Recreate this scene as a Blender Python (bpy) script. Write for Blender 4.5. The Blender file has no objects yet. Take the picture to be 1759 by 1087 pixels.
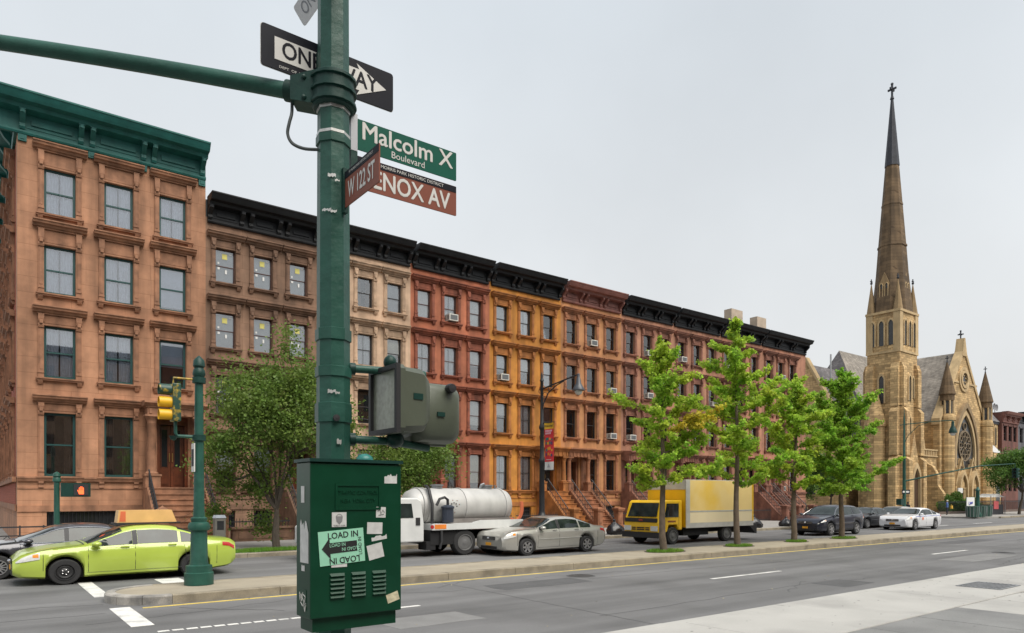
import bpy, bmesh, math, random
import numpy as np
from mathutils import Vector, Matrix
R = math.radians
random.seed(7); np.random.seed(7)
SC = bpy.context.scene
COL = SC.collection

# ---------------------------------------------------------------- camera, sky, sun, exposure
cam_d = bpy.data.cameras.new('camera'); cam = bpy.data.objects.new('camera', cam_d); COL.objects.link(cam)
cam.location = (0, 0, 2.05); cam.rotation_euler = (R(90), 0, R(-37.4))
cam_d.sensor_width = 36; cam_d.lens = 36 * 1210 / 1759; cam_d.shift_y = 307.5 / 1759
cam_d.clip_start = 0.1; cam_d.clip_end = 4000
SC.camera = cam

SUN_EL, SUN_AZ = 57, 172       # azimuth measured clockwise from +Y
w = bpy.data.worlds.new('World'); SC.world = w; w.use_nodes = True
nt = w.node_tree; nt.nodes.clear()
n_out = nt.nodes.new('ShaderNodeOutputWorld'); n_bg = nt.nodes.new('ShaderNodeBackground')
n_sky = nt.nodes.new('ShaderNodeTexSky'); n_sky.sky_type = 'NISHITA'; n_sky.sun_disc = False
n_sky.sun_elevation = R(SUN_EL); n_sky.sun_rotation = R(SUN_AZ); n_sky.dust_density = 6; n_sky.air_density = 1.2
n_hs = nt.nodes.new('ShaderNodeHueSaturation'); n_hs.inputs['Saturation'].default_value = 0.25
n_sc = nt.nodes.new('ShaderNodeMixRGB'); n_sc.blend_type = 'MULTIPLY'; n_sc.inputs[0].default_value = 1
n_sc.inputs[2].default_value = (0.06, 0.06, 0.06, 1)
# the cloud deck: an even pale grey, a little bluer overhead, with very soft large variation
n_tc = nt.nodes.new('ShaderNodeTexCoord'); n_sep = nt.nodes.new('ShaderNodeSeparateXYZ')
n_ramp = nt.nodes.new('ShaderNodeValToRGB')
n_ramp.color_ramp.elements[0].position = 0.0; n_ramp.color_ramp.elements[0].color = (0.83, 0.835, 0.83, 1)
n_ramp.color_ramp.elements[1].position = 0.75; n_ramp.color_ramp.elements[1].color = (0.63, 0.70, 0.77, 1)
n_ns = nt.nodes.new('ShaderNodeTexNoise'); n_ns.inputs['Scale'].default_value = 2.0; n_ns.inputs['Detail'].default_value = 5
n_nr = nt.nodes.new('ShaderNodeMapRange'); n_nr.inputs[1].default_value = 0.3; n_nr.inputs[2].default_value = 0.7
n_nr.inputs[3].default_value = 0.91; n_nr.inputs[4].default_value = 1.07
n_cm = nt.nodes.new('ShaderNodeMixRGB'); n_cm.blend_type = 'MULTIPLY'; n_cm.inputs[0].default_value = 1
n_mix = nt.nodes.new('ShaderNodeMixRGB'); n_mix.inputs[0].default_value = 0.8
L = nt.links.new
L(n_tc.outputs['Generated'], n_sep.inputs[0]); L(n_sep.outputs['Z'], n_ramp.inputs[0])
L(n_tc.outputs['Generated'], n_ns.inputs['Vector']); L(n_ns.outputs['Fac'], n_nr.inputs[0])
L(n_ramp.outputs[0], n_cm.inputs[1]); L(n_nr.outputs[0], n_cm.inputs[2])
L(n_sky.outputs[0], n_hs.inputs['Color']); L(n_hs.outputs[0], n_sc.inputs[1])
L(n_sc.outputs[0], n_mix.inputs[1]); L(n_cm.outputs[0], n_mix.inputs[2])
L(n_mix.outputs[0], n_bg.inputs[0]); L(n_bg.outputs[0], n_out.inputs[0])
n_bg.inputs[1].default_value = 0.43
sun_d = bpy.data.lights.new('sun', 'SUN'); sun_d.energy = 1.5; sun_d.angle = R(50); sun_d.color = (1.0, 0.94, 0.85)
sun = bpy.data.objects.new('sun', sun_d); COL.objects.link(sun)
_dir = Vector((math.sin(R(SUN_AZ)) * math.cos(R(SUN_EL)), math.cos(R(SUN_AZ)) * math.cos(R(SUN_EL)), math.sin(R(SUN_EL))))
sun.rotation_euler = _dir.to_track_quat('Z', 'Y').to_euler()
SC.view_settings.view_transform = 'Standard'; SC.view_settings.look = 'None'
SC.view_settings.exposure = 1.5; SC.view_settings.gamma = 1; SC.view_settings.use_curve_mapping = False
SC.cycles.max_bounces = 6; SC.cycles.transparent_max_bounces = 16
SC.cycles.use_denoising = True

# ---------------------------------------------------------------- helpers: materials
MATS = {}
def srgb(r, g, b, k=1.0):
    f = lambda c: (c / 255 / 12.92 if c <= 10 else ((c / 255 + .055) / 1.055) ** 2.4) * k
    return (min(f(r), .9), min(f(g), .9), min(f(b), .9))
def mat(name, col=(.5, .5, .5), rough=.6, metal=0.0, var=.12, scale=3.0, bump=0.0, bscale=30, spec=.5, coat=0.0,
        brick=None, streak=0.0, islands=0.0, emit=0.0, blotch=None, world=True, speck=0.0, stain=None, mottle=0.0):
    """A procedural principled material. brick=(width,height,mortar,contrast,bump); blotch=(colour,amount,scale)."""
    if name in MATS: return MATS[name]
    m = bpy.data.materials.new(name); m.use_nodes = True
    nt = m.node_tree; N = nt.nodes.new; L = nt.links.new
    b = nt.nodes['Principled BSDF']
    b.inputs['Roughness'].default_value = rough; b.inputs['Metallic'].default_value = metal
    b.inputs['Specular IOR Level'].default_value = spec; b.inputs['Coat Weight'].default_value = coat
    b.inputs['Coat Roughness'].default_value = .06
    if world:
        g = N('ShaderNodeNewGeometry'); pos = g.outputs['Position']
    else:
        g = N('ShaderNodeTexCoord'); pos = g.outputs['Object']
    rgb = N('ShaderNodeRGB'); rgb.outputs[0].default_value = (*col, 1); cur = rgb.outputs[0]
    def mulby(fac_socket, lo, hi, f0=.3, f1=.7):
        nonlocal cur
        mr = N('ShaderNodeMapRange'); mr.inputs[1].default_value = f0; mr.inputs[2].default_value = f1
        mr.inputs[3].default_value = lo; mr.inputs[4].default_value = hi; L(fac_socket, mr.inputs[0])
        mx = N('ShaderNodeMixRGB'); mx.blend_type = 'MULTIPLY'; mx.inputs[0].default_value = 1
        L(cur, mx.inputs[1]); L(mr.outputs[0], mx.inputs[2]); cur = mx.outputs[0]
    def noise(sc, detail=4, vec=None):
        n = N('ShaderNodeTexNoise'); n.inputs['Scale'].default_value = sc; n.inputs['Detail'].default_value = detail
        L(vec or pos, n.inputs['Vector']); return n.outputs['Fac']
    height = None
    if blotch:
        mx = N('ShaderNodeMixRGB'); mr = N('ShaderNodeMapRange')
        mr.inputs[1].default_value = .5; mr.inputs[2].default_value = .68; mr.inputs[3].default_value = 0; mr.inputs[4].default_value = blotch[1]
        L(noise(blotch[2], 6), mr.inputs[0]); L(mr.outputs[0], mx.inputs[0]); L(cur, mx.inputs[1])
        mx.inputs[2].default_value = (*blotch[0], 1); cur = mx.outputs[0]
    if var: mulby(noise(scale, 5), 1 - var, 1 + var)
    if mottle: mulby(noise(3.5, 9), 1 - mottle, 1 + mottle * .7, .35, .65)
    if speck: mulby(noise(60, 2), 1 - speck, 1 + speck)
    if streak:
        mp = N('ShaderNodeMapping'); mp.inputs['Scale'].default_value = (2.2, 2.2, .16); L(pos, mp.inputs[0])
        mulby(noise(1.0, 5, mp.outputs[0]), 1 - streak, 1 + streak * .5)
    if stain:   # long wear marks along x (tyre tracks, patched strips)
        mp = N('ShaderNodeMapping'); mp.inputs['Scale'].default_value = (.05, 1.1, 1); L(pos, mp.inputs[0])
        mulby(noise(1.0, 5, mp.outputs[0]), 1 - stain, 1 + stain)
    if islands:
        gi = N('ShaderNodeNewGeometry'); mulby(gi.outputs['Random Per Island'], 1 - islands, 1 + islands, 0, 1)
        hs = N('ShaderNodeHueSaturation'); mr = N('ShaderNodeMapRange')
        mr.inputs[3].default_value = .485; mr.inputs[4].default_value = .515
        L(gi.outputs['Random Per Island'], mr.inputs[0]); L(mr.outputs[0], hs.inputs['Hue']); L(cur, hs.inputs['Color']); cur = hs.outputs[0]
    if brick:
        bw, bh, mo, con, bb = brick
        sp = N('ShaderNodeSeparateXYZ'); L(pos, sp.inputs[0])
        ad = N('ShaderNodeMath'); ad.operation = 'ADD'; L(sp.outputs[0], ad.inputs[0]); L(sp.outputs[1], ad.inputs[1])
        cb = N('ShaderNodeCombineXYZ'); L(ad.outputs[0], cb.inputs[0]); L(sp.outputs[2], cb.inputs[1])
        bt = N('ShaderNodeTexBrick'); L(cb.outputs[0], bt.inputs['Vector'])
        bt.inputs['Scale'].default_value = 1; bt.inputs['Brick Width'].default_value = bw; bt.inputs['Row Height'].default_value = bh
        bt.inputs['Mortar Size'].default_value = mo; bt.inputs['Mortar Smooth'].default_value = .3; bt.inputs['Bias'].default_value = 0
        bt.inputs['Color1'].default_value = (1 - con, 1 - con, 1 - con, 1); bt.inputs['Color2'].default_value = (1 + con, 1 + con, 1 + con, 1)
        bt.inputs['Mortar'].default_value = (.66, .62, .58, 1)
        mx = N('ShaderNodeMixRGB'); mx.blend_type = 'MULTIPLY'; mx.inputs[0].default_value = 1
        L(cur, mx.inputs[1]); L(bt.outputs['Color'], mx.inputs[2]); cur = mx.outputs[0]
        if bb:
            bp = N('ShaderNodeBump'); bp.inputs['Strength'].default_value = bb; bp.inputs['Distance'].default_value = .03; bp.invert = True
            L(bt.outputs['Fac'], bp.inputs['Height']); height = bp
    L(cur, b.inputs['Base Color'])
    if bump:
        bp = N('ShaderNodeBump'); bp.inputs['Strength'].default_value = bump; bp.inputs['Distance'].default_value = .02
        L(noise(bscale, 4), bp.inputs['Height'])
        if height: L(height.outputs[0], bp.inputs['Normal'])
        height = bp
    if height: L(height.outputs[0], b.inputs['Normal'])
    if emit:
        b.inputs['Emission Color'].default_value = (*col, 1); b.inputs['Emission Strength'].default_value = emit
    MATS[name] = m; return m
def glass_mat(name, tint=(.8, .85, .9), refl=.22, rough=.02):
    """A window pane: clear with a grazing sky reflection, so the room, blinds and curtains behind show."""
    m = bpy.data.materials.new(name); m.use_nodes = True; nt = m.node_tree; nt.nodes.clear(); N = nt.nodes.new; L = nt.links.new
    o = N('ShaderNodeOutputMaterial'); tr = N('ShaderNodeBsdfTransparent'); gl = N('ShaderNodeBsdfGlossy'); mx = N('ShaderNodeMixShader')
    tr.inputs[0].default_value = (*tint, 1); gl.inputs['Roughness'].default_value = rough
    fr = N('ShaderNodeFresnel'); fr.inputs[0].default_value = 1.5
    ad = N('ShaderNodeMath'); ad.operation = 'ADD'; ad.inputs[1].default_value = refl; ad.use_clamp = True
    g = N('ShaderNodeNewGeometry'); ns = N('ShaderNodeTexNoise'); ns.inputs['Scale'].default_value = .9; bp = N('ShaderNodeBump')
    bp.inputs['Strength'].default_value = .06; L(g.outputs['Position'], ns.inputs['Vector']); L(ns.outputs['Fac'], bp.inputs['Height'])
    L(bp.outputs[0], gl.inputs['Normal'])
    L(fr.outputs[0], ad.inputs[0]); L(ad.outputs[0], mx.inputs[0]); L(tr.outputs[0], mx.inputs[1]); L(gl.outputs[0], mx.inputs[2])
    L(mx.outputs[0], o.inputs[0]); MATS[name] = m; return m
def leaf_mat(name, col, var=.35, hue=.02, trans=.35):
    m = bpy.data.materials.new(name); m.use_nodes = True; nt = m.node_tree; nt.nodes.clear(); N = nt.nodes.new; L = nt.links.new
    o = N('ShaderNodeOutputMaterial'); b = N('ShaderNodeBsdfPrincipled'); t = N('ShaderNodeBsdfTranslucent'); mx = N('ShaderNodeMixShader')
    mx.inputs[0].default_value = trans; b.inputs['Roughness'].default_value = .5; b.inputs['Specular IOR Level'].default_value = .35
    g = N('ShaderNodeNewGeometry'); rgb = N('ShaderNodeRGB'); rgb.outputs[0].default_value = (*col, 1)
    mr = N('ShaderNodeMapRange'); mr.inputs[3].default_value = 1 - var; mr.inputs[4].default_value = 1 + var
    mu = N('ShaderNodeMixRGB'); mu.blend_type = 'MULTIPLY'; mu.inputs[0].default_value = 1
    L(g.outputs['Random Per Island'], mr.inputs[0]); L(rgb.outputs[0], mu.inputs[1]); L(mr.outputs[0], mu.inputs[2])
    hs = N('ShaderNodeHueSaturation'); ns = N('ShaderNodeTexNoise'); ns.inputs['Scale'].default_value = 1.3; L(g.outputs['Position'], ns.inputs['Vector'])
    m2 = N('ShaderNodeMapRange'); m2.inputs[1].default_value = .3; m2.inputs[2].default_value = .7
    m2.inputs[3].default_value = .5 - hue; m2.inputs[4].default_value = .5 + hue
    L(ns.outputs['Fac'], m2.inputs[0]); L(m2.outputs[0], hs.inputs['Hue']); L(mu.outputs[0], hs.inputs['Color'])
    L(hs.outputs[0], b.inputs['Base Color']); L(hs.outputs[0], t.inputs[0])
    L(b.outputs[0], mx.inputs[1]); L(t.outputs[0], mx.inputs[2]); L(mx.outputs[0], o.inputs[0]); MATS[name] = m; return m

# ---------------------------------------------------------------- helpers: meshes and objects
class MB:
    def __init__(s): s.v = []; s.f = []; s.m = []
    def add(s, vs, fs, mi=0):
        o = len(s.v); s.v += [tuple(p) for p in vs]; s.f += [tuple(i + o for i in f) for f in fs]; s.m += [mi] * len(fs); return s
    def box(s, x0, x1, y0, y1, z0, z1, mi=0):
        return s.add([(x0, y0, z0), (x1, y0, z0), (x1, y1, z0), (x0, y1, z0), (x0, y0, z1), (x1, y0, z1), (x1, y1, z1), (x0, y1, z1)],
                     [(0, 3, 2, 1), (4, 5, 6, 7), (0, 1, 5, 4), (1, 2, 6, 5), (2, 3, 7, 6), (3, 0, 4, 7)], mi)
    def quad(s, a, b, c, d, mi=0): return s.add([a, b, c, d], [(0, 1, 2, 3)], mi)
    def prism(s, poly, axis, a0, a1, mi=0):
        """extrude a 2-D polygon: axis 'x' polygon is (y,z); 'y' is (x,z); 'z' is (x,y)"""
        n = len(poly); P = {'x': lambda p, a: (a, p[0], p[1]), 'y': lambda p, a: (p[0], a, p[1]), 'z': lambda p, a: (p[0], p[1], a)}[axis]
        vs = [P(p, a0) for p in poly] + [P(p, a1) for p in poly]
        fs = [tuple(range(n))[::-1], tuple(range(n, 2 * n))] + [(i, (i + 1) % n, n + (i + 1) % n, n + i) for i in range(n)]
        return s.add(vs, fs, mi)
    def lathe(s, prof, seg=16, c=(0, 0, 0), axis='z', mi=0, phase=0.0, cap=True):
        n = len(prof); vs = []
        for k in range(seg):
            a = 2 * math.pi * k / seg + phase; ca, sa = math.cos(a), math.sin(a)
            for r, h in prof:
                p = {'z': (r * ca, r * sa, h), 'y': (r * ca, h, r * sa), 'x': (h, r * ca, r * sa)}[axis]
                vs.append((p[0] + c[0], p[1] + c[1], p[2] + c[2]))
        fs = []
        for k in range(seg):
            k2 = (k + 1) % seg
            for i in range(n - 1): fs.append((k * n + i, k2 * n + i, k2 * n + i + 1, k * n + i + 1))
        if cap and prof[0][0] > 1e-6: fs.append(tuple(k * n for k in range(seg))[::-1])
        if cap and prof[-1][0] > 1e-6: fs.append(tuple(k * n + n - 1 for k in range(seg)))
        return s.add(vs, fs, mi)
    def tube(s, pts, r, seg=8, mi=0, phase=0.0):
        pts = [Vector(p) for p in pts]; n = len(pts); rs = r if isinstance(r, (list, tuple)) else [r] * n
        vs = []; up = None
        for i, p in enumerate(pts):
            t = (pts[min(i + 1, n - 1)] - pts[max(i - 1, 0)]).normalized()
            if up is None:
                up = Vector((0, 0, 1)) if abs(t.z) < .9 else Vector((1, 0, 0))
            u = (up - t * up.dot(t)).normalized(); v = t.cross(u); up = u
            for k in range(seg):
                a = 2 * math.pi * k / seg + phase; vs.append(tuple(p + (u * math.cos(a) + v * math.sin(a)) * rs[i]))
        fs = [(i * seg + k, i * seg + (k + 1) % seg, (i + 1) * seg + (k + 1) % seg, (i + 1) * seg + k) for i in range(n - 1) for k in range(seg)]
        fs += [tuple(range(seg))[::-1], tuple(range((n - 1) * seg, n * seg))]
        return s.add(vs, fs, mi)
    def ball(s, c, r, seg=12, rings=8, sz=1.0, mi=0):
        prof = [(max(r * math.sin(math.pi * i / rings), 0 if i in (0, rings) else 1e-4), -r * sz * math.cos(math.pi * i / rings)) for i in range(rings + 1)]
        prof[0] = (1e-5, prof[0][1]); prof[-1] = (1e-5, prof[-1][1])
        return s.lathe(prof, seg, c, mi=mi)
    def mesh(s, name, mats, smooth=False):
        me = bpy.data.meshes.new(name); me.from_pydata(s.v, [], s.f); me.update()
        ms = mats if isinstance(mats, (list, tuple)) else [mats]
        for m in ms: me.materials.append(m)
        if len(ms) > 1: me.polygons.foreach_set('material_index', s.m)
        bm = bmesh.new(); bm.from_mesh(me); bmesh.ops.recalc_face_normals(bm, faces=bm.faces)
        if smooth:
            for f in bm.faces: f.smooth = True
            for e in bm.edges:
                if len(e.link_faces) == 2 and e.calc_face_angle(0) > R(38): e.smooth = False
        bm.to_mesh(me); bm.free(); return me
    def build(s, name, mats, parent=None, loc=(0, 0, 0), smooth=False, rz=0.0):
        return put(name, s.mesh(name, mats, smooth), parent, loc, rz)
def put(name, me, parent=None, loc=(0, 0, 0), rz=0.0):
    o = bpy.data.objects.new(name, me); COL.objects.link(o); o.parent = parent; o.location = loc
    if rz: o.rotation_euler[2] = rz
    return o
def tag(o, label=None, cat=None, group=None, kind=None):
    if label: o['label'] = label
    if cat: o['category'] = cat
    if group: o['group'] = group
    if kind: o['kind'] = kind
    return o
def thing(name, label, cat, loc=(0, 0, 0), rz=0.0, group=None):
    o = bpy.data.objects.new(name, None); COL.objects.link(o); o.location = loc; o.rotation_euler[2] = rz
    o.empty_display_size = .2
    return tag(o, label, cat, group)
def copy_tree(o, parent=None):
    c = o.copy(); COL.objects.link(c); c.parent = parent
    for ch in list(o.children): copy_tree(ch, c)
    return c
def box(x0, x1, y0, y1, z0, z1): return MB().box(x0, x1, y0, y1, z0, z1)
def text(body, size, m, parent, loc, face='-y', sx=1.0, bold=0.0, name='lettering', align='CENTER', rot=0.0, depth=.0):
    """flat lettering, turned to face -y, -x or +x; rot turns it in its own plane"""
    cu = bpy.data.curves.new('text', 'FONT'); cu.body = body; cu.size = size; cu.align_x = align; cu.align_y = 'CENTER'
    cu.extrude = depth; cu.resolution_u = 3
    to = bpy.data.objects.new('text', cu); COL.objects.link(to)
    dg = bpy.context.evaluated_depsgraph_get(); me = bpy.data.meshes.new_from_object(to.evaluated_get(dg))
    bpy.data.objects.remove(to); me.materials.clear(); me.materials.append(m)
    if bold:      # heavier strokes: the same letters laid again, shifted by the stroke growth
        bm = bmesh.new()
        for k, (ox, oy) in enumerate(((0, 0), (bold, 0), (-bold, 0), (0, bold), (0, -bold))):
            m2 = me.copy(); m2.transform(Matrix.Translation((ox, oy, -.0002 * k))); bm.from_mesh(m2); bpy.data.meshes.remove(m2)
        bm.to_mesh(me); bm.free()
    rz = {'-y': 0, '-x': R(-90), '+x': R(90)}[face]
    M = Matrix.Rotation(rz, 4, 'Z') @ Matrix.Rotation(R(90), 4, 'X') @ Matrix.Rotation(rot, 4, 'Z') @ Matrix.Diagonal((sx, 1, 1, 1))
    me.transform(M); me.update()
    return put(name, me, parent, loc)
def spline(pts, n=6):
    P = [Vector(p) for p in pts]; P = [P[0] * 2 - P[1]] + P + [P[-1] * 2 - P[-2]]; out = []
    for i in range(1, len(P) - 2):
        for k in range(n):
            t = k / n; a, b, c, d = P[i - 1:i + 3]
            out.append(.5 * ((2 * b) + (c - a) * t + (2 * a - 5 * b + 4 * c - d) * t * t + (3 * b - a - 3 * c + d) * t ** 3))
    return out + [P[-2]]
def structure(o): o['kind'] = 'structure'; return o

# ================================================================ ground, roads, kerbs, markings
asphalt = mat('asphalt', (.138, .137, .138), .85, var=.10, scale=.5, speck=.17, bump=.45, bscale=70, stain=.26, blotch=((.095, .094, .094), .65, .45))
asphalt_far = mat('asphalt_far', (.145, .143, .145), .85, var=.10, scale=.6, speck=.08, bump=.2, bscale=90, stain=.14)
concrete = mat('sidewalk_concrete', (.27, .26, .245), .85, var=.12, scale=.8, speck=.06, bump=.1, bscale=60)
concrete_light = mat('new_concrete', (.42, .41, .385), .8, var=.06, scale=.9, speck=.04, bump=.08, bscale=70, blotch=((.31, .30, .285), .7, .8))
slab_grey = mat('slab_concrete', (.21, .21, .205), .85, var=.14, scale=1.2, speck=.10, bump=.18, bscale=60, blotch=((.17, .17, .17), .5, 1.1))
median_top = mat('median_concrete', (.31, .27, .205), .85, var=.12, scale=1.4, speck=.10, bump=.2, bscale=40)
kerb_stone = mat('granite_kerb', (.26, .225, .165), .8, var=.22, scale=1.6, speck=.18, bump=.2, bscale=60, blotch=((.14, .12, .09), .7, 2.2))
kerb_nose = mat('worn_kerb', (.33, .31, .28), .8, var=.25, scale=3, speck=.15, bump=.2, bscale=60, blotch=((.12, .12, .12), .8, 2.5))
paint_w = mat('road_paint_white', (.66, .65, .62), .7, var=.12, scale=6, speck=.15, blotch=((.28, .28, .27), .7, 3.0))
paint_y = mat('road_paint_yellow', (.62, .46, .10), .7, var=.12, scale=5, speck=.12, blotch=((.35, .28, .12), .5, 2.0))
soil = mat('soil', (.07, .055, .04), .95, var=.3, scale=6, bump=.4)
iron = mat('black_iron', (.022, .023, .026), .5, var=.2, scale=6)
steel = mat('worn_steel', (.30, .31, .32), .45, metal=.7, var=.15)
earth = mat('ground_earth', (.12, .12, .115), .95, var=.15, scale=.3)

structure(box(-900, 2500, -900, 2500, -.6, -.06).build('ground', earth))
rd = MB()
for x0, x1, y0, y1 in ((-90, 420, 7.0, 23.8), (-14, -3.2, 23.8, 120), (61, 71, 23.8, 120), (-14, -4, -60, 7.0)):
    nx, ny = (60 if x1 - x0 > 100 else 2), 2
    rd.quad((x0, y0, 0), (x1, y0, 0), (x1, y1, 0), (x0, y1, 0))
structure(rd.build('road', asphalt))
# sidewalks: raised decks with real kerbs
SW = .13
def deck(name, poly, z, m):
    return structure(MB().prism(poly, 'z', -.05, z).build(name, m))
def rounded(x0, x1, y0, y1, r, corners):
    pts = []
    for cx, cy, a0, key in ((x0 + r, y0 + r, 180, 'sw'), (x1 - r, y0 + r, 270, 'se'), (x1 - r, y1 - r, 0, 'ne'), (x0 + r, y1 - r, 90, 'nw')):
        if key in corners: pts += [(cx + r * math.cos(R(a0 + k * 15)), cy + r * math.sin(R(a0 + k * 15))) for k in range(7)]
        else: pts.append({'sw': (x0, y0), 'se': (x1, y0), 'ne': (x1, y1), 'nw': (x0, y1)}[key])
    return pts
far_walk = deck('sidewalk_far', rounded(-3.2, 61, 23.98, 110, 3.0, ('sw', 'se')), SW, concrete)
church_walk = deck('sidewalk_church', rounded(71, 420, 23.98, 110, 3.0, ('sw',)), SW, concrete)
near_walk = deck('sidewalk_near', rounded(-4, 300, -60, 6.85, 3.0, ('nw',)), .12, slab_grey)
deck('sidewalk_corner', rounded(-90, -14, 23.98, 110, 3.0, ('se',)), SW, concrete)
# kerb stones along the far sidewalk (each a piece)
km = {}
def kerb_run(parent, x0, x1, y0, y1, z, m, step=2.4):
    x = x0
    while x < x1 - .1:
        ln = min(step, x1 - x) - .012
        key = (round(ln, 2), m.name, round(y1 - y0, 2), z)
        if key not in km:
            b = MB(); e = .02
            b.prism([(0, -.05), (0, z - e), (e, z), (y1 - y0 - e, z), (y1 - y0, z - e), (y1 - y0, -.05)], 'x', 0, ln)
            km[key] = b.mesh('kerb_stone', m)
        put('kerb_stone', km[key], parent, (x, y0, random.uniform(-.004, .004))); x += step
kerb_run(far_walk, 0, 58, 23.78, 23.985, SW + .012, kerb_stone)
kerb_run(church_walk, 74, 112, 23.78, 23.985, SW + .012, kerb_stone)
kerb_run(near_walk, -.8, 62, 6.845, 7.05, .135, concrete_light, 3.0)
# near sidewalk: a band of new pale slabs by the kerb, then old grey slabs with joints
def slab(parent, x0, x1, y0, y1, z0, m, j=.012):
    b = MB(); e = .012; h = .03
    b.add([(x0 + j, y0 + j, z0), (x1 - j, y0 + j, z0), (x1 - j, y1 - j, z0), (x0 + j, y1 - j, z0),
           (x0 + j, y0 + j, z0 + h - e), (x1 - j, y0 + j, z0 + h - e), (x1 - j, y1 - j, z0 + h - e), (x0 + j, y1 - j, z0 + h - e),
           (x0 + j + e, y0 + j + e, z0 + h), (x1 - j - e, y0 + j + e, z0 + h), (x1 - j - e, y1 - j - e, z0 + h), (x0 + j + e, y1 - j - e, z0 + h)],
          [(0, 1, 5, 4), (1, 2, 6, 5), (2, 3, 7, 6), (3, 0, 4, 7), (4, 5, 9, 8), (5, 6, 10, 9), (6, 7, 11, 10), (7, 4, 8, 11), (8, 9, 10, 11)])
    b.build('paving_slab', m, parent, (0, 0, random.uniform(-.003, .003)))
for x in np.arange(2.5, 60, 6.0):
    slab(near_walk, x, x + 6.0, 4.98, 6.84, .112, concrete_light, .004)
for i, x in enumerate(np.arange(1.0, 44, 1.55)):
    for k in range(3):
        y1 = 4.97 - 1.55 * k; slab(near_walk, x, x + 1.55, y1 - 1.55, y1, .106, concrete_light if (i, k) in ((8, 0), (9, 0), (9, 1)) else slab_grey)
g = thing('sidewalk_grate', 'steel ventilation grate set into the pale sidewalk at lower right', 'grate', (16.45, 5.3, .145))
fr = MB(); fr.box(0, 1.15, 0, .05, 0, .012).box(0, 1.15, .77, .82, 0, .012).box(0, .05, .05, .77, 0, .012).box(1.1, 1.15, .05, .77, 0, .012)
fr.build('frame', steel, g); box(.05, 1.1, .05, .77, -.001, .002).build('pit', mat('grate_pit', (.10, .10, .105), .8), g)
for k in range(9): box(.05, 1.1, .10 + k * .075, .13 + k * .075, .003, .010).build('bar', steel, g)

# the planted median
MY0, MY1, MZ = 14.5, 16.5, .17
med = MB(); pts = []
for k in range(13):
    a = R(90 + 15 * k); pts.append((3.0 + .82 * math.cos(a), 15.5 + .82 * math.sin(a)))
pts += [(300, MY0 + .18), (300, MY1 - .18)]
med.prism(pts, 'z', -.05, MZ - .008)
median = structure(med.build('median', median_top))
kerb_run(median, 3.0, 118, MY0, MY0 + .185, MZ + .004, kerb_stone, 2.05)
kf = MB(); kf.prism([(0, -.05), (0, MZ - .02), (.02, MZ), (.18, MZ), (.18, -.05)], 'x', 3.0, 300); o = kf.build('kerb_far_side', kerb_stone, median, (0, MY1 - .18, 0))
b = box(118, 300, MY0, MY0 + .18, -.05, MZ); b.build('kerb_far_run', kerb_stone, median)
for k in range(6):   # the rounded nose: wedge stones
    a0, a1 = 90 + 30 * k, 120 + 30 * k; b = MB(); vs = []
    for a in np.linspace(a0 + .4, a1 - .4, 4):
        ca, sa = math.cos(R(a)), math.sin(R(a))
        vs += [(3 + .815 * ca, 15.5 + .815 * sa, -.05), (3 + .815 * ca, 15.5 + .815 * sa, MZ + .004), (3 + .975 * ca, 15.5 + .975 * sa, MZ + .004),
               (3 + 1.0 * ca, 15.5 + 1.0 * sa, MZ - .025), (3 + 1.0 * ca, 15.5 + 1.0 * sa, -.05)]
    fs = [(i * 5 + q, i * 5 + (q + 1) % 5, (i + 1) * 5 + (q + 1) % 5, (i + 1) * 5 + q) for i in range(3) for q in range(5)]
    fs += [(0, 1, 2, 3, 4), (15, 16, 17, 18, 19)]
    b.add(vs, fs).build('kerb_stone', kerb_nose, median)
# painted markings, each a thin sheet
def stripe(name, pts, m):
    n = len(pts); b = MB(); b.prism(pts, 'z', .001, .005); return structure(b.build(name, m))
def strip_x(name, x0, x1, y, wd, m): return stripe(name, [(x0, y), (x1, y), (x1, y + wd), (x0, y + wd)], m)
strip_x('yellow_edge_line', 2.45, 300, 14.22, .11, paint_y)
stripe('crosswalk_line', [(1.95, 12.3), (2.28, 12.3), (2.28, 14.55), (1.95, 14.55)], paint_w)
stripe('crosswalk_line', [(1.93, 16.35), (2.22, 16.35), (2.22, 19.3), (1.93, 19.3)], paint_w)
stripe('crosswalk_line', [(3.5, 17.5), (4.05, 17.5), (4.05, 18.95), (3.5, 18.95)], paint_w)
for k in range(12): strip_x('lane_line', 2.2 + k * .2, 2.36 + k * .2, 11.60 - .01 * k, .10, paint_w)
strip_x('lane_line', 4.65, 6.6, 11.42, .10, paint_w)
for x in (14.4, 26.6, 38.8, 51, 63): strip_x('lane_line', x, x + 3.0, 10.72 - (x - 14) * .012, .11, paint_w)
strip_x('edge_line', 6.5, 45, 17.62, .09, paint_w)
for x in (50, 58): strip_x('lane_line', x, x + 3.4, 20.3, .12, paint_w)
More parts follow.
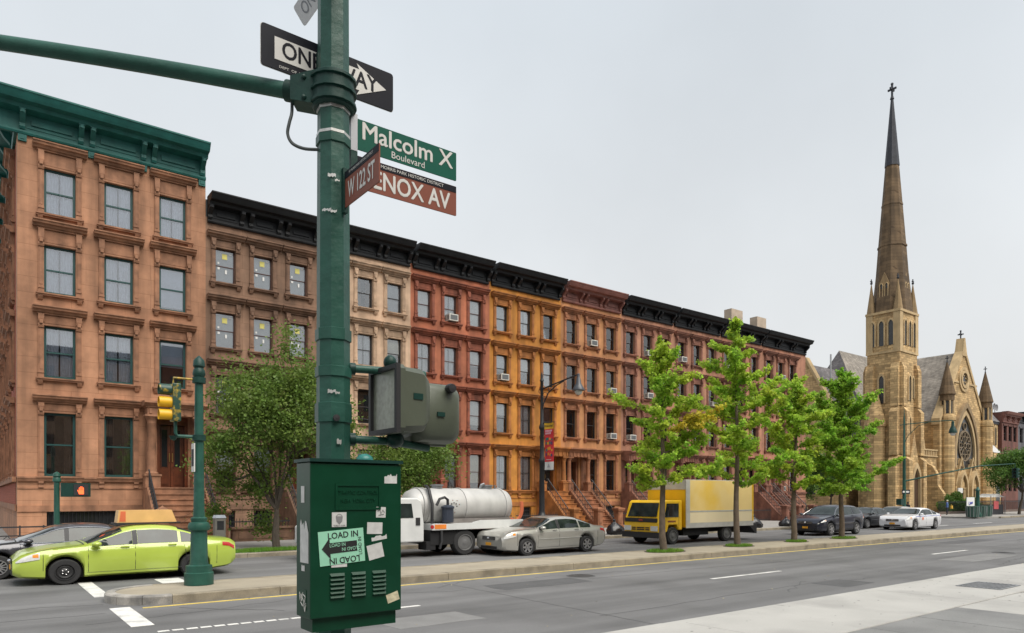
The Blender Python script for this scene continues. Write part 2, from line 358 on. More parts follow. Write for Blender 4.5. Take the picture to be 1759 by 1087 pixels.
# dark seams and patches in the asphalt
crack = mat('tar_seam', (.055, .055, .056), .8, var=.2)
def seam(pts, wd):
    b = MB(); 
    for (x0, y0), (x1, y1) in zip(pts, pts[1:]):
        d = Vector((x1 - x0, y1 - y0)).normalized(); n = Vector((-d.y, d.x)) * wd
        b.add([(x0 - n.x, y0 - n.y, .0022), (x1 - n.x, y1 - n.y, .0022), (x1 + n.x, y1 + n.y, .0022), (x0 + n.x, y0 + n.y, .0022)], [(0, 1, 2, 3)])
    structure(b.build('road_seam', crack))
def wander(x0, y0, x1, y1, n, amp):
    return [(x0 + (x1 - x0) * i / n + random.uniform(-amp, amp) * .4, y0 + (y1 - y0) * i / n + random.uniform(-amp, amp)) for i in range(n + 1)]
seam(wander(-2, 15.9, 1.9, 15.2, 9, .12), .012); seam(wander(-3, 13.9, 1.8, 14.1, 12, .1), .010); seam(wander(3.0, 13.9, 4.4, 12.4, 8, .1), .012)
seam(wander(12, 12.6, 34, 11.9, 24, .12), .012); seam(wander(28, 13.0, 60, 9.0, 20, .1), .012); seam(wander(8.5, 8.6, 17, 8.9, 14, .06), .010)
seam(wander(6.0, 13.6, 8.5, 12.7, 8, .12), .010); seam(wander(4, 20.9, 40, 21.0, 30, .05), .012)

# worn repair patches, manholes and scattered litter on the asphalt
patch_m = mat('asphalt_patch', (.085, .085, .087), .9, var=.14, scale=2, speck=.12, bump=.3, bscale=90); patch_l = mat('asphalt_patch_pale', (.19, .188, .185), .9, var=.12, scale=2, speck=.1, bump=.3, bscale=90)
for x, y, w_, h_, m in ((9.2, 12.2, 2.6, .9, patch_m), (24.5, 8.6, 3.8, 1.0, patch_l), (33, 12.3, 4.5, .8, patch_m), (-2.6, 17.2, 2.2, 1.3, patch_m), (15.5, 8.0, 1.3, .8, patch_m), (5.2, 9.6, 1.6, .9, patch_l)):
    q = [(x + w_ * u + random.uniform(-.05, .05), y + h_ * v + random.uniform(-.05, .05)) for u, v in ((0, 0), (.3, -.03), (.7, .02), (1, 0), (1.01, .5), (1, 1), (.6, 1.03), (.2, .98), (0, 1), (-.02, .5))]
    structure(MB().prism(q, 'z', -.01, .0028).build('road_patch', m))
cover = mat('manhole_iron', (.07, .068, .066), .6, metal=.4, var=.2)
for k, (x, y) in enumerate(((29.3, 9.35), (12.3, 13.2))):
    t = thing('manhole_cover', ['round iron manhole cover in the near roadway at right', 'round iron manhole cover beside the yellow line'][k], 'manhole cover', (x, y, .003)); MB().lathe([(.001, .004), (.30, .004), (.31, .001)], 20).build('cover', cover, t); MB().lathe([(.32, .0005), (.32, .005), (.36, .005), (.37, .0005)], 20, cap=False).build('rim', patch_m, t)
    for q in range(3): MB().lathe([(.06 + .08 * q, .0041), (.06 + .08 * q, .0065), (.085 + .08 * q, .0065), (.085 + .08 * q, .0041)], 20, cap=False).build('ridge', cover, t)
lit = MB(); rl = random.Random(5)
for k in range(260):
    x, y = rl.uniform(2.5, 45), rl.choice((rl.uniform(14.28, 14.48), rl.uniform(7.05, 7.5), rl.uniform(8, 14), rl.uniform(16.6, 17.2), rl.uniform(23.3, 23.75))); a = rl.uniform(0, 6.28); r = rl.uniform(.012, .04)
    lit.add([(x + r * math.cos(a + q * 1.57) * (1 if q % 2 else .6), y + r * math.sin(a + q * 1.57) * (1 if q % 2 else .6), .004 + .004 * q) for q in range(4)], [(0, 1, 2, 3)])
tag(lit.build('road_litter', mat('litter_pale', (.36, .31, .20), .9, islands=.5)), 'scattered leaves and specks of litter on the asphalt', 'litter', kind='stuff')

gum = MB()
for k in range(420):
    x, y = rl.uniform(5, 40), rl.uniform(3.2, 6.8); r = rl.uniform(.008, .03); z = .1435 if y > 4.98 else .1375
    gum.add([(x + r * math.cos(q * .9), y + r * math.sin(q * .9) * .8, z) for q in range(7)], [tuple(range(7))])
tag(gum.build('gum_spots', mat('gum_dark', (.16, .155, .15), .9, islands=.6)), 'dark trodden gum spots on the near sidewalk', 'gum', kind='stuff')
for k in range(16):
    x, y = rl.uniform(-2, 40), rl.uniform(7.6, 13.9); L_ = rl.uniform(1.0, 4.5); seam(wander(x, y, x + L_, y + rl.uniform(-.9, .9), int(L_ * 3) + 3, .09), rl.uniform(.006, .013))
for x in (8.6, 19.8, 31.0, 44.0): seam(wander(x, 7.1, x + .15, 14.2, 26, .05), .009)

# ================================================================ brownstone row
pane_sky = glass_mat('pane_glass', (.93, .95, .96), .15)
pane_mirror = glass_mat('pane_glass_reflective', (.90, .93, .97), .20)
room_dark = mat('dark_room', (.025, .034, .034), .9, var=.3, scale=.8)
BL = [mat('blind_' + n, c, .8, var=.06, scale=4) for n, c in (('white', (.86, .86, .85)), ('cream', (.74, .69, .54)), ('grey', (.52, .54, .56)), ('blue', (.74, .79, .86)))]
drape_m = mat('brown_drape', (.16, .11, .08), .9, var=.2, scale=5)
curtain_m = mat('net_curtain', (.86, .87, .90), .9, var=.10, scale=7)
black_paint = mat('cornice_black', (.010, .011, .013), .5, spec=.3, var=.3, scale=2.5, bump=.1, bscale=20)
green_paint = mat('cornice_green', (.016, .110, .096), .5, spec=.3, var=.18, scale=2.5, streak=.15)
green_dark = mat('sash_green', (.008, .055, .052), .45, var=.1)
sash_black = mat('sash_black', (.028, .026, .026), .5, var=.15)
sash_brown = mat('sash_brown', (.075, .030, .022), .5, var=.15)
wood_door = mat('varnished_door', (.115, .033, .014), .35, var=.3, scale=5, streak=.3, coat=.3)
dark_door = mat('dark_door', (.03, .02, .016), .45, var=.2)
roof_tar = mat('roof_tar', (.06, .06, .062), .9)
ac_white = mat('ac_casing', (.58, .57, .52), .55, var=.06); ac_grill = mat('ac_grille', (.10, .105, .11), .6)
chimney_m = mat('chimney_render', (.42, .34, .26), .9, var=.15, scale=2)
sticker_w = mat('paper_white', (.68, .68, .66), .8, var=.05); sticker_y = mat('label_yellow', (.66, .60, .18), .7, var=.05)
lamp_glow = mat('lit_lamp', (1.0, .9, .68), .5, emit=4.0)

def stone(name, col, trim, joints=True, bl=None):
    dk = tuple(c * .62 for c in col)
    wall = mat(name + '_wall', col, .85, var=.15, scale=.55, streak=.36, bump=.18, bscale=25, mottle=.10, blotch=(bl or dk, .7, .6),
               brick=((1.9, .62, .009, .06, .2) if joints else None))
    tr = mat(name + '_trim', trim, .8, var=.18, scale=1.7, streak=.34, bump=.2, bscale=30, mottle=.16, blotch=(tuple(c * .45 for c in trim), .55, 2.0))
    return wall, tr

MC = {}; WR = random.Random(12)
def cached(key, fn):
    if key not in MC: MC[key] = fn()
    return MC[key]

def wall_mesh(W, z0, z1, ops, depth=.24):
    """front wall with real openings: ops = [(x0,x1,zb,zt)]"""
    xs = sorted({0.0, W, *[o[0] for o in ops], *[o[1] for o in ops]}); zs = sorted({z0, z1, *[o[2] for o in ops], *[o[3] for o in ops]})
    b = MB()
    for i in range(len(xs) - 1):
        for k in range(len(zs) - 1):
            cx, cz = (xs[i] + xs[i + 1]) / 2, (zs[k] + zs[k + 1]) / 2
            if any(o[0] < cx < o[1] and o[2] < cz < o[3] for o in ops): continue
            b.quad((xs[i], 0, zs[k]), (xs[i + 1], 0, zs[k]), (xs[i + 1], 0, zs[k + 1]), (xs[i], 0, zs[k + 1]))
    for x0, x1, a, t in ops:
        b.quad((x0, 0, a), (x0, depth, a), (x0, depth, t), (x0, 0, t)); b.quad((x1, 0, a), (x1, 0, t), (x1, depth, t), (x1, depth, a))
        b.quad((x0, 0, t), (x0, depth, t), (x1, depth, t), (x1, 0, t)); b.quad((x0, 0, a), (x1, 0, a), (x1, depth, a), (x0, depth, a))
    return b
def m_frame(w, h, t):
    b = MB(); x = w / 2
    b.box(-x, -x + t, .13, .225, 0, h).box(x - t, x, .13, .225, 0, h).box(-x + t, x - t, .13, .225, h - t, h).box(-x + t, x - t, .12, .225, 0, t * 1.1)
    b.box(-x + t, x - t, .15, .215, h * .5 - t * .35, h * .5 + t * .35); return b
def m_surround(w, h, top):
    """side pilasters with base blocks and scroll consoles carrying the hood"""
    b = MB(); x = w / 2; pw = .19
    for s in (-1, 1):
        a, c = sorted((s * (x + .012), s * (x + pw)))
        b.box(a, c, -.06, -.001, 0, h - .12)
        b.box(a - .012, c + .012, -.085, -.0015, 0, .10).box(a - .012, c + .012, -.085, -.0012, .17, .23)
        b.box(a + .04, c - .04, -.075, -.0605, .32, h - .2)
        pr = [(-.002, h - .12), (-.10, h - .10), (-.125, h - .02), (-.10, h + .06), (-.14, h + .13), (-.165, h + .24), (-.15, top - .30), (-.002, top - .30)]
        b.prism(pr, 'x', a - .01, c + .01)
        b.box(a + .03, c - .03, -.185, -.14, h + .05, h + .2)
    b.box(-x + .0, x - .0, -.045, -.003, h + .0, h + .07)
    return b
def m_hood(w, h, top, ex=.38):
    b = MB(); x = w / 2; z0 = top - .31
    b.box(-x - .24, x + .24, -.10, -.0025, z0, z0 + .07)
    b.prism([(-.004, z0 + .07), (-.16, z0 + .07), (-.19, z0 + .15), (-.29, z0 + .17), (-.31, top - .05), (-.35, top - .045), (-.35, top), (-.004, top)], 'x', -x - ex, x + ex)
    b.box(-x - .02, x + .02, -.03, -.0035, h + .09, z0 - .02)
    return b
def m_sill(w, drop=.27):
    b = MB(); x = w / 2 + .27
    b.prism([(.12, 0), (-.17, -.01), (-.17, -.06), (-.13, -.075), (-.13, -.12), (.0, -.12)], 'x', -x, x)
    for s in (-1, 1):
        c = s * (x - .14); b.prism([(-.001, -.12), (-.12, -.12), (-.11, -.17), (-.06, -drop), (-.001, -drop)], 'x', c - .085, c + .085)
    return b
def m_pane(w, h, y): return MB().box(-w / 2, w / 2, y, y + .008, 0, h)
def m_curtain(w, h, gap=.03):
    b = MB()
    for x0, x1 in ((-w / 2, -gap), (gap, w / 2)):
        n = 16; pts = [(x0 + (x1 - x0) * i / n, .262 + .022 * math.sin(i * 2.1)) for i in range(n + 1)]
        for (xa, ya), (xb, yb) in zip(pts, pts[1:]): b.quad((xa, ya, 0), (xb, yb, 0), (xb, yb, h), (xa, ya, h))
    return b
def window(parent, cx, zb, w, h, hoodtop, P, look):
    """one sash window: frame part, with panes, surround, hood, sill and whatever hangs behind the glass"""
    t = P['ft']; fm, tm = P['sash'], P['trim']
    o = put('window', cached(('fr', w, h, t, fm.name), lambda: m_frame(w, h, t).mesh('window', fm)), parent, (cx, 0, zb))
    gm = P['glass']
    put('pane', cached(('pu', w, h, gm.name), lambda: m_pane(w - 2 * t, h * .5 - t * 1.3, .165).mesh('pane', gm)), o, (0, 0, h * .5 + t * .33))
    put('pane', cached(('pl', w, h, gm.name), lambda: m_pane(w - 2 * t, h * .5 - t * 1.4, .185).mesh('pane', gm)), o, (0, 0, t * 1.08))
    if hoodtop:
        put('surround', cached(('su', w, h, hoodtop, tm.name), lambda: m_surround(w, h, hoodtop).mesh('surround', tm)), o)
        put('hood', cached(('ho', w, h, hoodtop, tm.name), lambda: m_hood(w, h, hoodtop).mesh('hood', tm)), o)
        put('sill', cached(('si', w, tm.name), lambda: m_sill(w).mesh('sill', tm)), o)
    kind, arg, frac = look
    if kind == 'blind' and P['nick'] != 'tall corner house':
        q = WR.random()
        if q < .22: kind = 'curtain'
        elif q < .50: frac = WR.choice((.5, .55, .62, .8)); arg = WR.choice((0, 0, 1, 2, 3))
    if kind == 'blind':
        hh = max(round(h * frac, 2), .15)
        put('blind', cached(('bl', w, hh, arg), lambda: box(-w / 2 + .03, w / 2 - .03, .236, .240, 0, hh).mesh('blind', BL[arg])), o, (0, 0, h - hh))
    elif kind == 'curtain':
        put('curtain', cached(('cu', w, h), lambda: m_curtain(w, h).mesh('curtain', curtain_m)), o)
    elif kind == 'drape':
        put('curtain', cached(('dr', w, h), lambda: m_curtain(w, h, w * .14).mesh('curtain', drape_m)), o)
    elif kind == 'paper':
        put('blind', cached(('bl', w, h, 3), lambda: box(-w / 2 + .03, w / 2 - .03, .236, .240, 0, h).mesh('blind', BL[2])), o)
        put('label_sticker', cached('sty', lambda: MB().prism([(.11 * math.cos(q * .785), .11 * math.sin(q * .785)) for q in range(8)], 'y', .155, .16).box(-.11, .11, .1605, .163, -.12, .12).mesh('label_sticker', sticker_y)), o, (0, 0, h * .80))
        for sx_, sz_, sw_, sh_ in ((-.36, .40, .10, .10), (.2, .87, .12, .06), (.02, .3, .08, .17), (-.36, .56, .08, .09)):
            put('paper_sticker', cached(('stw', sw_, sh_), lambda: box(0, sw_, .155, .16, 0, sh_).mesh('paper_sticker', sticker_w)), o, (w * sx_, 0, h * sz_))
    return o
def cornice(parent, W, z0, z1, m, out=.85, ends=(0, 0), drops=False, lo=0.0, hi=None):
    hi = W if hi is None else hi; h = z1 - z0
    pr = [(.02, z0), (-.10, z0), (-.13, z0 + .05 * h), (-.13, z0 + .10 * h), (-.05, z0 + .12 * h), (-.05, z0 + .58 * h), (-.5 * out, z0 + .62 * h), (-.55 * out, z0 + .72 * h),
          (-.82 * out, z0 + .75 * h), (-.88 * out, z0 + .82 * h), (-.96 * out, z0 + .93 * h), (-out, z0 + .955 * h), (-out, z1), (.02, z1)]
    c = MB().prism(pr, 'x', lo + .01, hi - .01).build('cornice', m, parent)
    bp = [(-.051, z0 + .16 * h), (-.12, z0 + .13 * h), (-.17, z0 + .2 * h), (-.15, z0 + .3 * h), (-.26 * out - .1, z0 + .42 * h), (-.5 * out, z0 + .5 * h), (-.49 * out, z0 + .618 * h), (-.051, z0 + .618 * h)]
    def mk():
        b = MB(); b.prism(bp, 'x', -.09, .09); b.box(-.06, .06, -.5 * out - .035, -.5 * out + .01, z0 + .5 * h, z0 + .59 * h); b.box(-.11, .11, -.5 * out - .02, -.06, z0 + .585 * h, z0 + .619 * h)
        return b.mesh('bracket', m)
    bm_ = cached(('brk', z0, z1, m.name, out), mk)
    for x in (.16, W * .335 - .2, W * .335 + .2, W * .665 - .2, W * .665 + .2, W - .16):
        put('bracket', bm_, c, (x, 0, 0))
        if drops: put('drop_block', cached(('drop', z0, m.name), lambda: MB().box(-.14, .14, -.08, -.001, z0 - .26, z0 - .002).box(-.07, .07, -.10, -.08, z0 - .19, z0 - .08).mesh('drop_block', m)), c, (x, 0, 0))
    for x0, x1 in ((.3, W * .335 - .34), (W * .335 + .34, W * .665 - .34), (W * .665 + .34, W - .3)):
        b = MB(); b.box(x0, x1, -.075, -.052, z0 + .2 * h, z0 + .24 * h).box(x0 + .15, x1 - .15, -.10, -.052, z0 + .30 * h, z0 + .45 * h).build('frieze_panel', m, c)
    return c
def column_mesh(z0, z1, r):
    b = MB(); b.box(-r * 1.5, r * 1.5, -r * 1.5, r * 1.5, z0, z0 + .5); b.box(-r * 1.7, r * 1.7, -r * 1.7, r * 1.7, z0 + .5, z0 + .58)
    b.lathe([(r * 1.35, z0 + .58), (r * 1.35, z0 + .64), (r * 1.05, z0 + .68), (r, z0 + .8), (r * .88, z1 - .36), (r * .95, z1 - .34), (r * .9, z1 - .31), (r * 1.1, z1 - .2), (r * 1.5, z1 - .08)], 14)
    b.box(-r * 1.55, r * 1.55, -r * 1.55, r * 1.55, z1 - .08, z1); return b
def stoop(parent, cx, floor, P, wd=1.5, n=9, y0=-.75, tread=.25, left=True, right=True, newel=1.35):
    tm = P['step']; st = box(cx - wd / 2, cx + wd / 2, y0, -.003, .0, floor - .02).build('stoop', tm, parent)
    g0 = SW; rise = (floor - g0) / n
    for k in range(n - 1):
        zt = floor - rise * (k + 1); ya = y0 - tread * (k + 1)
        b = MB(); b.box(cx - wd / 2 + .004, cx + wd / 2 - .004, ya, ya + tread - .002, .0, zt - .045).box(cx - wd / 2 - .01, cx + wd / 2 + .01, ya - .035, ya + tread - .003, zt - .045, zt)
        b.build('step', tm, st)
    b = MB(); b.box(cx - wd / 2 - .02, cx + wd / 2 + .02, y0 - .035, -.004, floor - .02, floor + .03); b.build('landing', tm, st)
    ye = y0 - tread * (n - 1)
    for s, on in ((-1, left), (1, right)):
        if not on: continue
        x = cx + s * (wd / 2 + .10)
        b = MB(); b.prism([(-.01, 0), (-.01, floor + .02), (y0, floor + .02), (ye, g0 + rise + .05), (ye, 0)], 'x', x - .085, x + .085); b.build('cheek_wall', P['trim'], st)
        b = MB(); p0 = Vector((x, y0 + .05, floor + .75)); p1 = Vector((x, ye + .05, g0 + rise + .75))
        b.tube([p0, p1], .03, 6); b.tube([p0 + Vector((0, 0, -.5)), p1 + Vector((0, 0, -.5))], .018, 5)
        for q in range(15):
            u = q / 14; p = p0.lerp(p1, u); b.tube([p + Vector((0, 0, -.72)), p], .014, 4)
        b.build('railing', iron, st)
        xx = x; b = MB(); z = newel
        b.box(xx - .24, xx + .24, ye - .52, ye - .04, 0, .3).box(xx - .19, xx + .19, ye - .47, ye - .09, .3, z - .16).box(xx - .12, xx + .12, ye - .49, ye - .471, .42, z - .32)
        b.box(xx - .25, xx + .25, ye - .53, ye - .03, z - .16, z - .08).box(xx - .28, xx + .28, ye - .56, ye, z - .08, z)
        c_ = (xx, ye - .28)
        b.add([(xx - .26, ye - .54, z), (xx + .26, ye - .54, z), (xx + .26, ye - .02, z), (xx - .26, ye - .02, z), (c_[0], c_[1], z + P.get('cap', .06))], [(0, 1, 4), (1, 2, 4), (2, 3, 4), (3, 0, 4)])
        b.build('newel_post', P['trim'], st)
    return st
def double_door(parent, cx, z, w, h, m, y=.42):
    for s in (-1, 1):
        b = MB(); a, c = sorted((cx + s * .008, cx + s * w / 2)); b.box(a, c, y, y + .06, z, z + h)
        b.box(a + .1, c - .1, y - .025, y, z + .14, z + h * .26); b.box(a + .1, c - .1, y - .012, y, z + h * .34, z + h * .93, 1)
        for q in (.1, c - a - .13): b.box(a + q, a + q + .03, y - .03, y, z + h * .33, z + h * .95)
        d = b.build('door', [m, MATS['dark_glass']], parent)
        MB().box(cx + s * .06 - .012, cx + s * .06 + .012, y - .06, y - .001, z + h * .42, z + h * .56).build('handle', mat('brass', (.5, .36, .12), .35, metal=.9), d)
mat('dark_glass', (.02, .022, .024), .08, spec=.6, var=0)

R_ROWS = [(2.38, 4.39, 5.01), (5.71, 7.45, 8.11), (8.68, 10.26, 10.98), (11.60, 13.13, 13.80)]
B1_ROWS = [(2.81, 5.30, 5.98), (6.67, 8.71, 9.44), (9.98, 11.88, 12.77), (13.09, 14.89, 15.81)]
FLOOR = ['parlour floor', 'second floor', 'third floor', 'top floor']
COLN = ['left', 'middle', 'right']
FY = 33.0
def air_con(x, y, z, label, wd=.56):
    t = thing('air_conditioner', label, 'air conditioner', (x, y, z), group='window air conditioners on the brownstone row')
    b = MB(); b.box(-wd / 2, wd / 2, -.30, .14, 0, .36); b.build('casing', ac_white, t)
    box(-wd / 2 + .05, wd / 2 - .05, -.312, -.301, .05, .31).build('rear_grille', ac_grill, t)
    b = MB()
    for k in range(4): b.box(-wd / 2 - .008, -wd / 2 - .001, -.26, -.05, .07 + k * .065, .10 + k * .065)
    b.build('side_vents', ac_grill, t)
def house(x0, x1, name, P, looks, door, label, acs=(), cor=black_paint, cor_z=(14.15, 15.30), rows=R_ROWS, wo=.86, cols=(.165, .49, .815),
          floor=2.30, rail=(True, True), portico=True, depth=14, chim=None, cgap=.0):
    W = x1 - x0; root = thing(name, label, 'house', (x0, FY, 0), group='brownstone row houses along the avenue')
    cxs = [W * c for c in cols]; ops = []
    for r, (a, t, hd) in enumerate(rows):
        for c, cx in enumerate(cxs):
            if r == 0 and c == door: ops.append((cx - .62, cx + .62, floor, t + .12))
            else: ops.append((cx - wo / 2, cx + wo / 2, a, t))
    base_ops = P.get('base_ops') or [(cx - .42, cx + .42, .45, 1.36) for c, cx in enumerate(cxs) if c != door]
    ops += base_ops
    wl = wall_mesh(W, 0, cor_z[0] + .25, ops)
    top = cor_z[1] - .12
    wl.quad((0, 0, 0), (0, 0, cor_z[0] + .25), (0, depth, cor_z[0] + .25), (0, depth, 0)); wl.quad((W, 0, 0), (W, depth, 0), (W, depth, cor_z[0] + .25), (W, 0, cor_z[0] + .25))
    wl.quad((0, depth, 0), (0, depth, top), (W, depth, top), (W, depth, 0))
    wl.build('wall', P['wall'], root)
    rf = MB().box(.02, W - .02, .03, depth - .02, cor_z[0] + .26, top).build('roof', roof_tar, root)
    for cx_, cy_, w_, d_, h_ in chim or (): box(cx_ - w_ / 2, cx_ + w_ / 2, cy_, cy_ + d_, top, top + h_).build('chimney', chimney_m, rf)
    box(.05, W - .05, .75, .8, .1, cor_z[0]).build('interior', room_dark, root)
    for r, (a, t, hd) in enumerate(rows):
        for c, cx in enumerate(cxs):
            if r == 0 and c == door: continue
            window(root, cx, a, wo, round(t - a, 2), round(hd - a, 2), P, looks[r][c])
    # belt course at the parlour sill, with frieze brackets, and the basement plinth
    za = rows[0][0]
    dx = cxs[door]
    for a, c in ((.0, dx - 1.0), (dx + 1.0, W)):
        if c - a < .3: continue
        b = MB(); b.prism([(-.002, za - .20), (-.10, za - .20), (-.13, za - .1), (-.15, za - .09), (-.15, za - .03), (-.002, za - .02)], 'x', a + .005, c - .005)
        b.box(a + .004, c - .004, -.045, -.0012, 1.42, 1.66); b.box(a + .006, c - .006, -.03, -.0022, za - .5, za - .45)
        bt = b.build('belt_course', P['trim'], root)
        for c_, cx in enumerate(cxs):
            if c_ == door: continue
            for s in (-1, 1):
                x = cx + s * (wo / 2 + .1)
                if a < x < c: put('bracket', cached(('bb', za, P['trim'].name), lambda: MB().prism([(-.0015, za - .2), (-.12, za - .2), (-.12, za - .27), (-.07, za - .34), (-.09, za - .44), (-.0015, za - .46)], 'x', -.085, .085).mesh('bracket', P['trim'])), bt, (x, 0, 0))
    for a, c, z0, z1 in base_ops:
        b = MB(); b.box(a, c, .16, .22, z0, z1); f = b.build('basement_window', MATS['dark_glass'], root)
        n = max(3, int((c - a) / .13)); g_ = MB()
        for k in range(n): xx = a + (k + .5) * (c - a) / n; g_.tube([(xx, .06, z0), (xx, .06, z1)], .011, 4)
        g_.box(a, c, .05, .07, z0 + .2, z0 + .225).box(a, c, .05, .07, z1 - .22, z1 - .195); g_.build('window_grille', iron, f)
    cornice(root, W, cor_z[0], cor_z[1], cor, out=P.get('out', .85), drops=P.get('drops', False), lo=P.get('lo', 0) + cgap, hi=W - cgap + P.get('hi', 0))
    # entrance
    tz = rows[0][1] + .12
    if portico:
        ph = rows[0][2] - .05; pt = MB(); hw_ = P.get('pw', 1.0); y = -.85; xl, xr = max(dx - hw_, .02), min(dx + hw_, W - .02); el, er = max(xl - .14, .012), min(xr + .14, W - .012)
        pt.box(xl, xr, y + .1, -.003, ph - .52, ph - .22).box(max(xl - .05, .016), min(xr + .05, W - .016), y + .05, -.004, ph - .22, ph - .16)
        pt.prism([(-.005, ph - .16), (y + .02, ph - .16), (y - .06, ph - .06), (y - .12, ph - .05), (y - .12, ph + .03), (-.005, ph + .10)], 'x', el, er)
        n = 7
        for k in range(n): xx = xl + .12 + (xr - xl - .24) * k / (n - 1); pt.box(xx - .05, xx + .05, y + .06, y + .1, ph - .48, ph - .26)
        p_ = pt.build('portico', P['trim'], root)
        cm = cached(('col', floor, ph, P['trim'].name), lambda: column_mesh(floor, ph - .52, P.get('cr', .14)).mesh('column', P['trim'], True))
        for xc in (xl + .2, xr - .2):
            put('column', cm, p_, (xc, y + .32, 0))
            bq = MB().box(xc - .15, xc + .15, -.06, -.003, floor, ph - .52); bq.build('pilaster', P['trim'], p_)
    b = MB(); b.box(dx - .62, dx - .5, .1, .45, floor, tz).box(dx + .5, dx + .62, .1, .45, floor, tz).box(dx - .5, dx + .5, .1, .45, tz - .32, tz); b.build('door_surround', P['door'] if P.get('dsw') else P['trim'], root)
    double_door(root, dx, floor + .02, 1.0, tz - .36 - floor, P['door'])
    stoop(root, dx, floor, P, wd=P.get('sw', 1.5), left=rail[0], right=rail[1], newel=P.get('newel', 1.3), n=P.get('n', 9), y0=P.get('sy', -1.0))
    for r, c, extra in acs:
        air_con(x0 + cxs[c] + .02, FY, rows[r][0] + .07, 'white air conditioner in the %s %s window of the %s' % (FLOOR[r], COLN[c], P['nick']))
    return root

def Bd(a=0, f=1.0): return ('blind', a, f)
DK = ('dark', 0, 0); DR = ('drape', 0, 0); CU = ('curtain', 0, 0); PA = ('paper', 0, 0)
def params(nick, wall, trim, sash=sash_black, glass=pane_sky, ft=.05, door=dark_door, joints=False, **k):
    wm, tm = stone(nick.replace(' ', '_'), wall, trim, joints)
    return dict(nick=nick, wall=wm, trim=tm, sash=sash, glass=glass, ft=ft, door=door, step=k.pop('step', tm), **k)
EX = 1.0
P1 = params('tall corner house', (.42, .212, .120), (.325, .158, .088), green_dark, pane_mirror, .085, wood_door, True, drops=True, out=.95, pw=1.12, cr=.19, sw=2.0, newel=1.45, cap=.22, n=10, lo=-.75, hi=0,
            base_ops=[(.95, 3.9, .3, 1.62)], dsw=True)
P2 = params('taupe brown house', (.235, .138, .088), (.20, .112, .070), sash_brown, pane_sky, .045, wood_door, True, newel=1.45, cap=.2)
P3 = params('cream house', (.52, .36, .245), (.44, .30, .20), sash_black, pane_sky, .05)
P4 = params('terracotta house', (.39, .132, .068), (.255, .078, .044), sash_brown, pane_sky, .05)
P5 = params('golden ochre house', (.51, .215, .038), (.37, .140, .036), sash_black, pane_sky, .055, pw=1.15)
P6 = params('orange brown house', (.45, .212, .090), (.31, .128, .062), sash_black, pane_sky, .05, pw=1.15)
P7 = params('pinkish brown house', (.385, .190, .118), (.25, .108, .070), sash_black, pane_sky, .05)
P8 = params('dusky brown house', (.36, .178, .112), (.235, .102, .068), sash_black, pane_sky, .05)
P9 = params('red brown house', (.365, .172, .106), (.235, .10, .066), sash_black, pane_sky, .05)
P10 = params('last brown house', (.385, .185, .116), (.245, .106, .070), sash_black, pane_sky, .05)
mauve = mat('cornice_mauve', (.205, .080, .062), .6, var=.2, scale=2.5, streak=.2)
XB = [1.33, 8.16, 13.32, 18.44, 23.60, 29.04, 34.40, 39.72, 45.17, 50.6, 57.2]
W0 = Bd(3, 1); W1 = Bd(0, 1); W2 = Bd(1, .8); W3 = Bd(0, .5); W4 = Bd(2, 1)
h1 = house(XB[0], XB[1], 'corner_house', P1, [[DR, DR, DK], [CU, CU, Bd(3, .55)], [CU, CU, Bd(3, .9)], [CU, CU, CU]], 2,
           'tall tan corner brownstone with a green bracketed cornice and green sashes', cor=green_paint, cor_z=(15.95, 17.30), rows=B1_ROWS, wo=1.06,
           cols=(.204, .505, .805), floor=2.36, depth=24)
house(XB[1], XB[2], 'row_house', P2, [[W0, W0, DK], [PA, PA, PA], [PA, PA, PA], [PA, PA, PA]], 2, 'taupe brown row house with yellow labels stuck on its windows', cgap=.06)
house(XB[2], XB[3], 'row_house', P3, [[DK, W4, DK], [DR, DK, DR], [W4, W4, W4], [DK, DR, W4]], 2, 'pale cream row house behind the green signal pole', cgap=.06, rail=(True, False))
house(XB[3], XB[4], 'row_house', P4, [[DK, Bd(2, .4), Bd(1, .8)], [W1, W4, W2], [W1, Bd(2, .6), Bd(0, .55)], [W1, W1, W1]], 0, 'terracotta red row house with a black cornice', cgap=.12,
      acs=((3, 1, 0),))
house(XB[4], XB[5], 'row_house', P5, [[CU, CU, DK], [Bd(0, .4), Bd(3, 1), DK], [Bd(0, .55), W4, Bd(3, 1)], [W0, W0, W1]], 2, 'golden ochre row house with a worn black cornice', cgap=.10,
      acs=((2, 0, 0),), rail=(True, False))
house(XB[5], XB[6], 'row_house', P6, [[DK, DR, DR], [Bd(2, 1), W4, DK], [Bd(0, .5), Bd(0, .5), W3], [Bd(2, .5), DK, W1]], 0, 'orange brown row house with a mauve brown cornice', cor=mauve, cgap=.10,
      acs=((3, 1, 0), (2, 2, 0), (1, 2, 0)))
house(XB[6], XB[7], 'row_house', P7, [[DK, DR, W3], [Bd(1, 1), Bd(0, .5), W3], [W2, W2, W1], [W1, W1, W1]], 0, 'pinkish brown row house beside the mauve corniced one', cgap=.10,
      acs=((3, 1, 0), (1, 0, 0), (2, 1, 0)))
house(XB[7], XB[8], 'row_house', P8, [[DK, DR, W4], [DR, Bd(2, 1), W3], [W3, DK, W1], [W1, W1, W1]], 0, 'dusky brown row house half hidden by the median trees, left of the red brown one', cgap=.10,
      acs=((3, 0, 0), (2, 2, 0)))
house(XB[8], XB[9], 'row_house', P9, [[CU, DK, DK], [W1, DK, W3], [W1, W3, DK], [W1, W1, W1]], 2, 'red brown row house second from the church end', cgap=.10, acs=((3, 0, 0), (1, 1, 0)),
      chim=((3.9, 1.2, 1.5, .7, 1.9),))
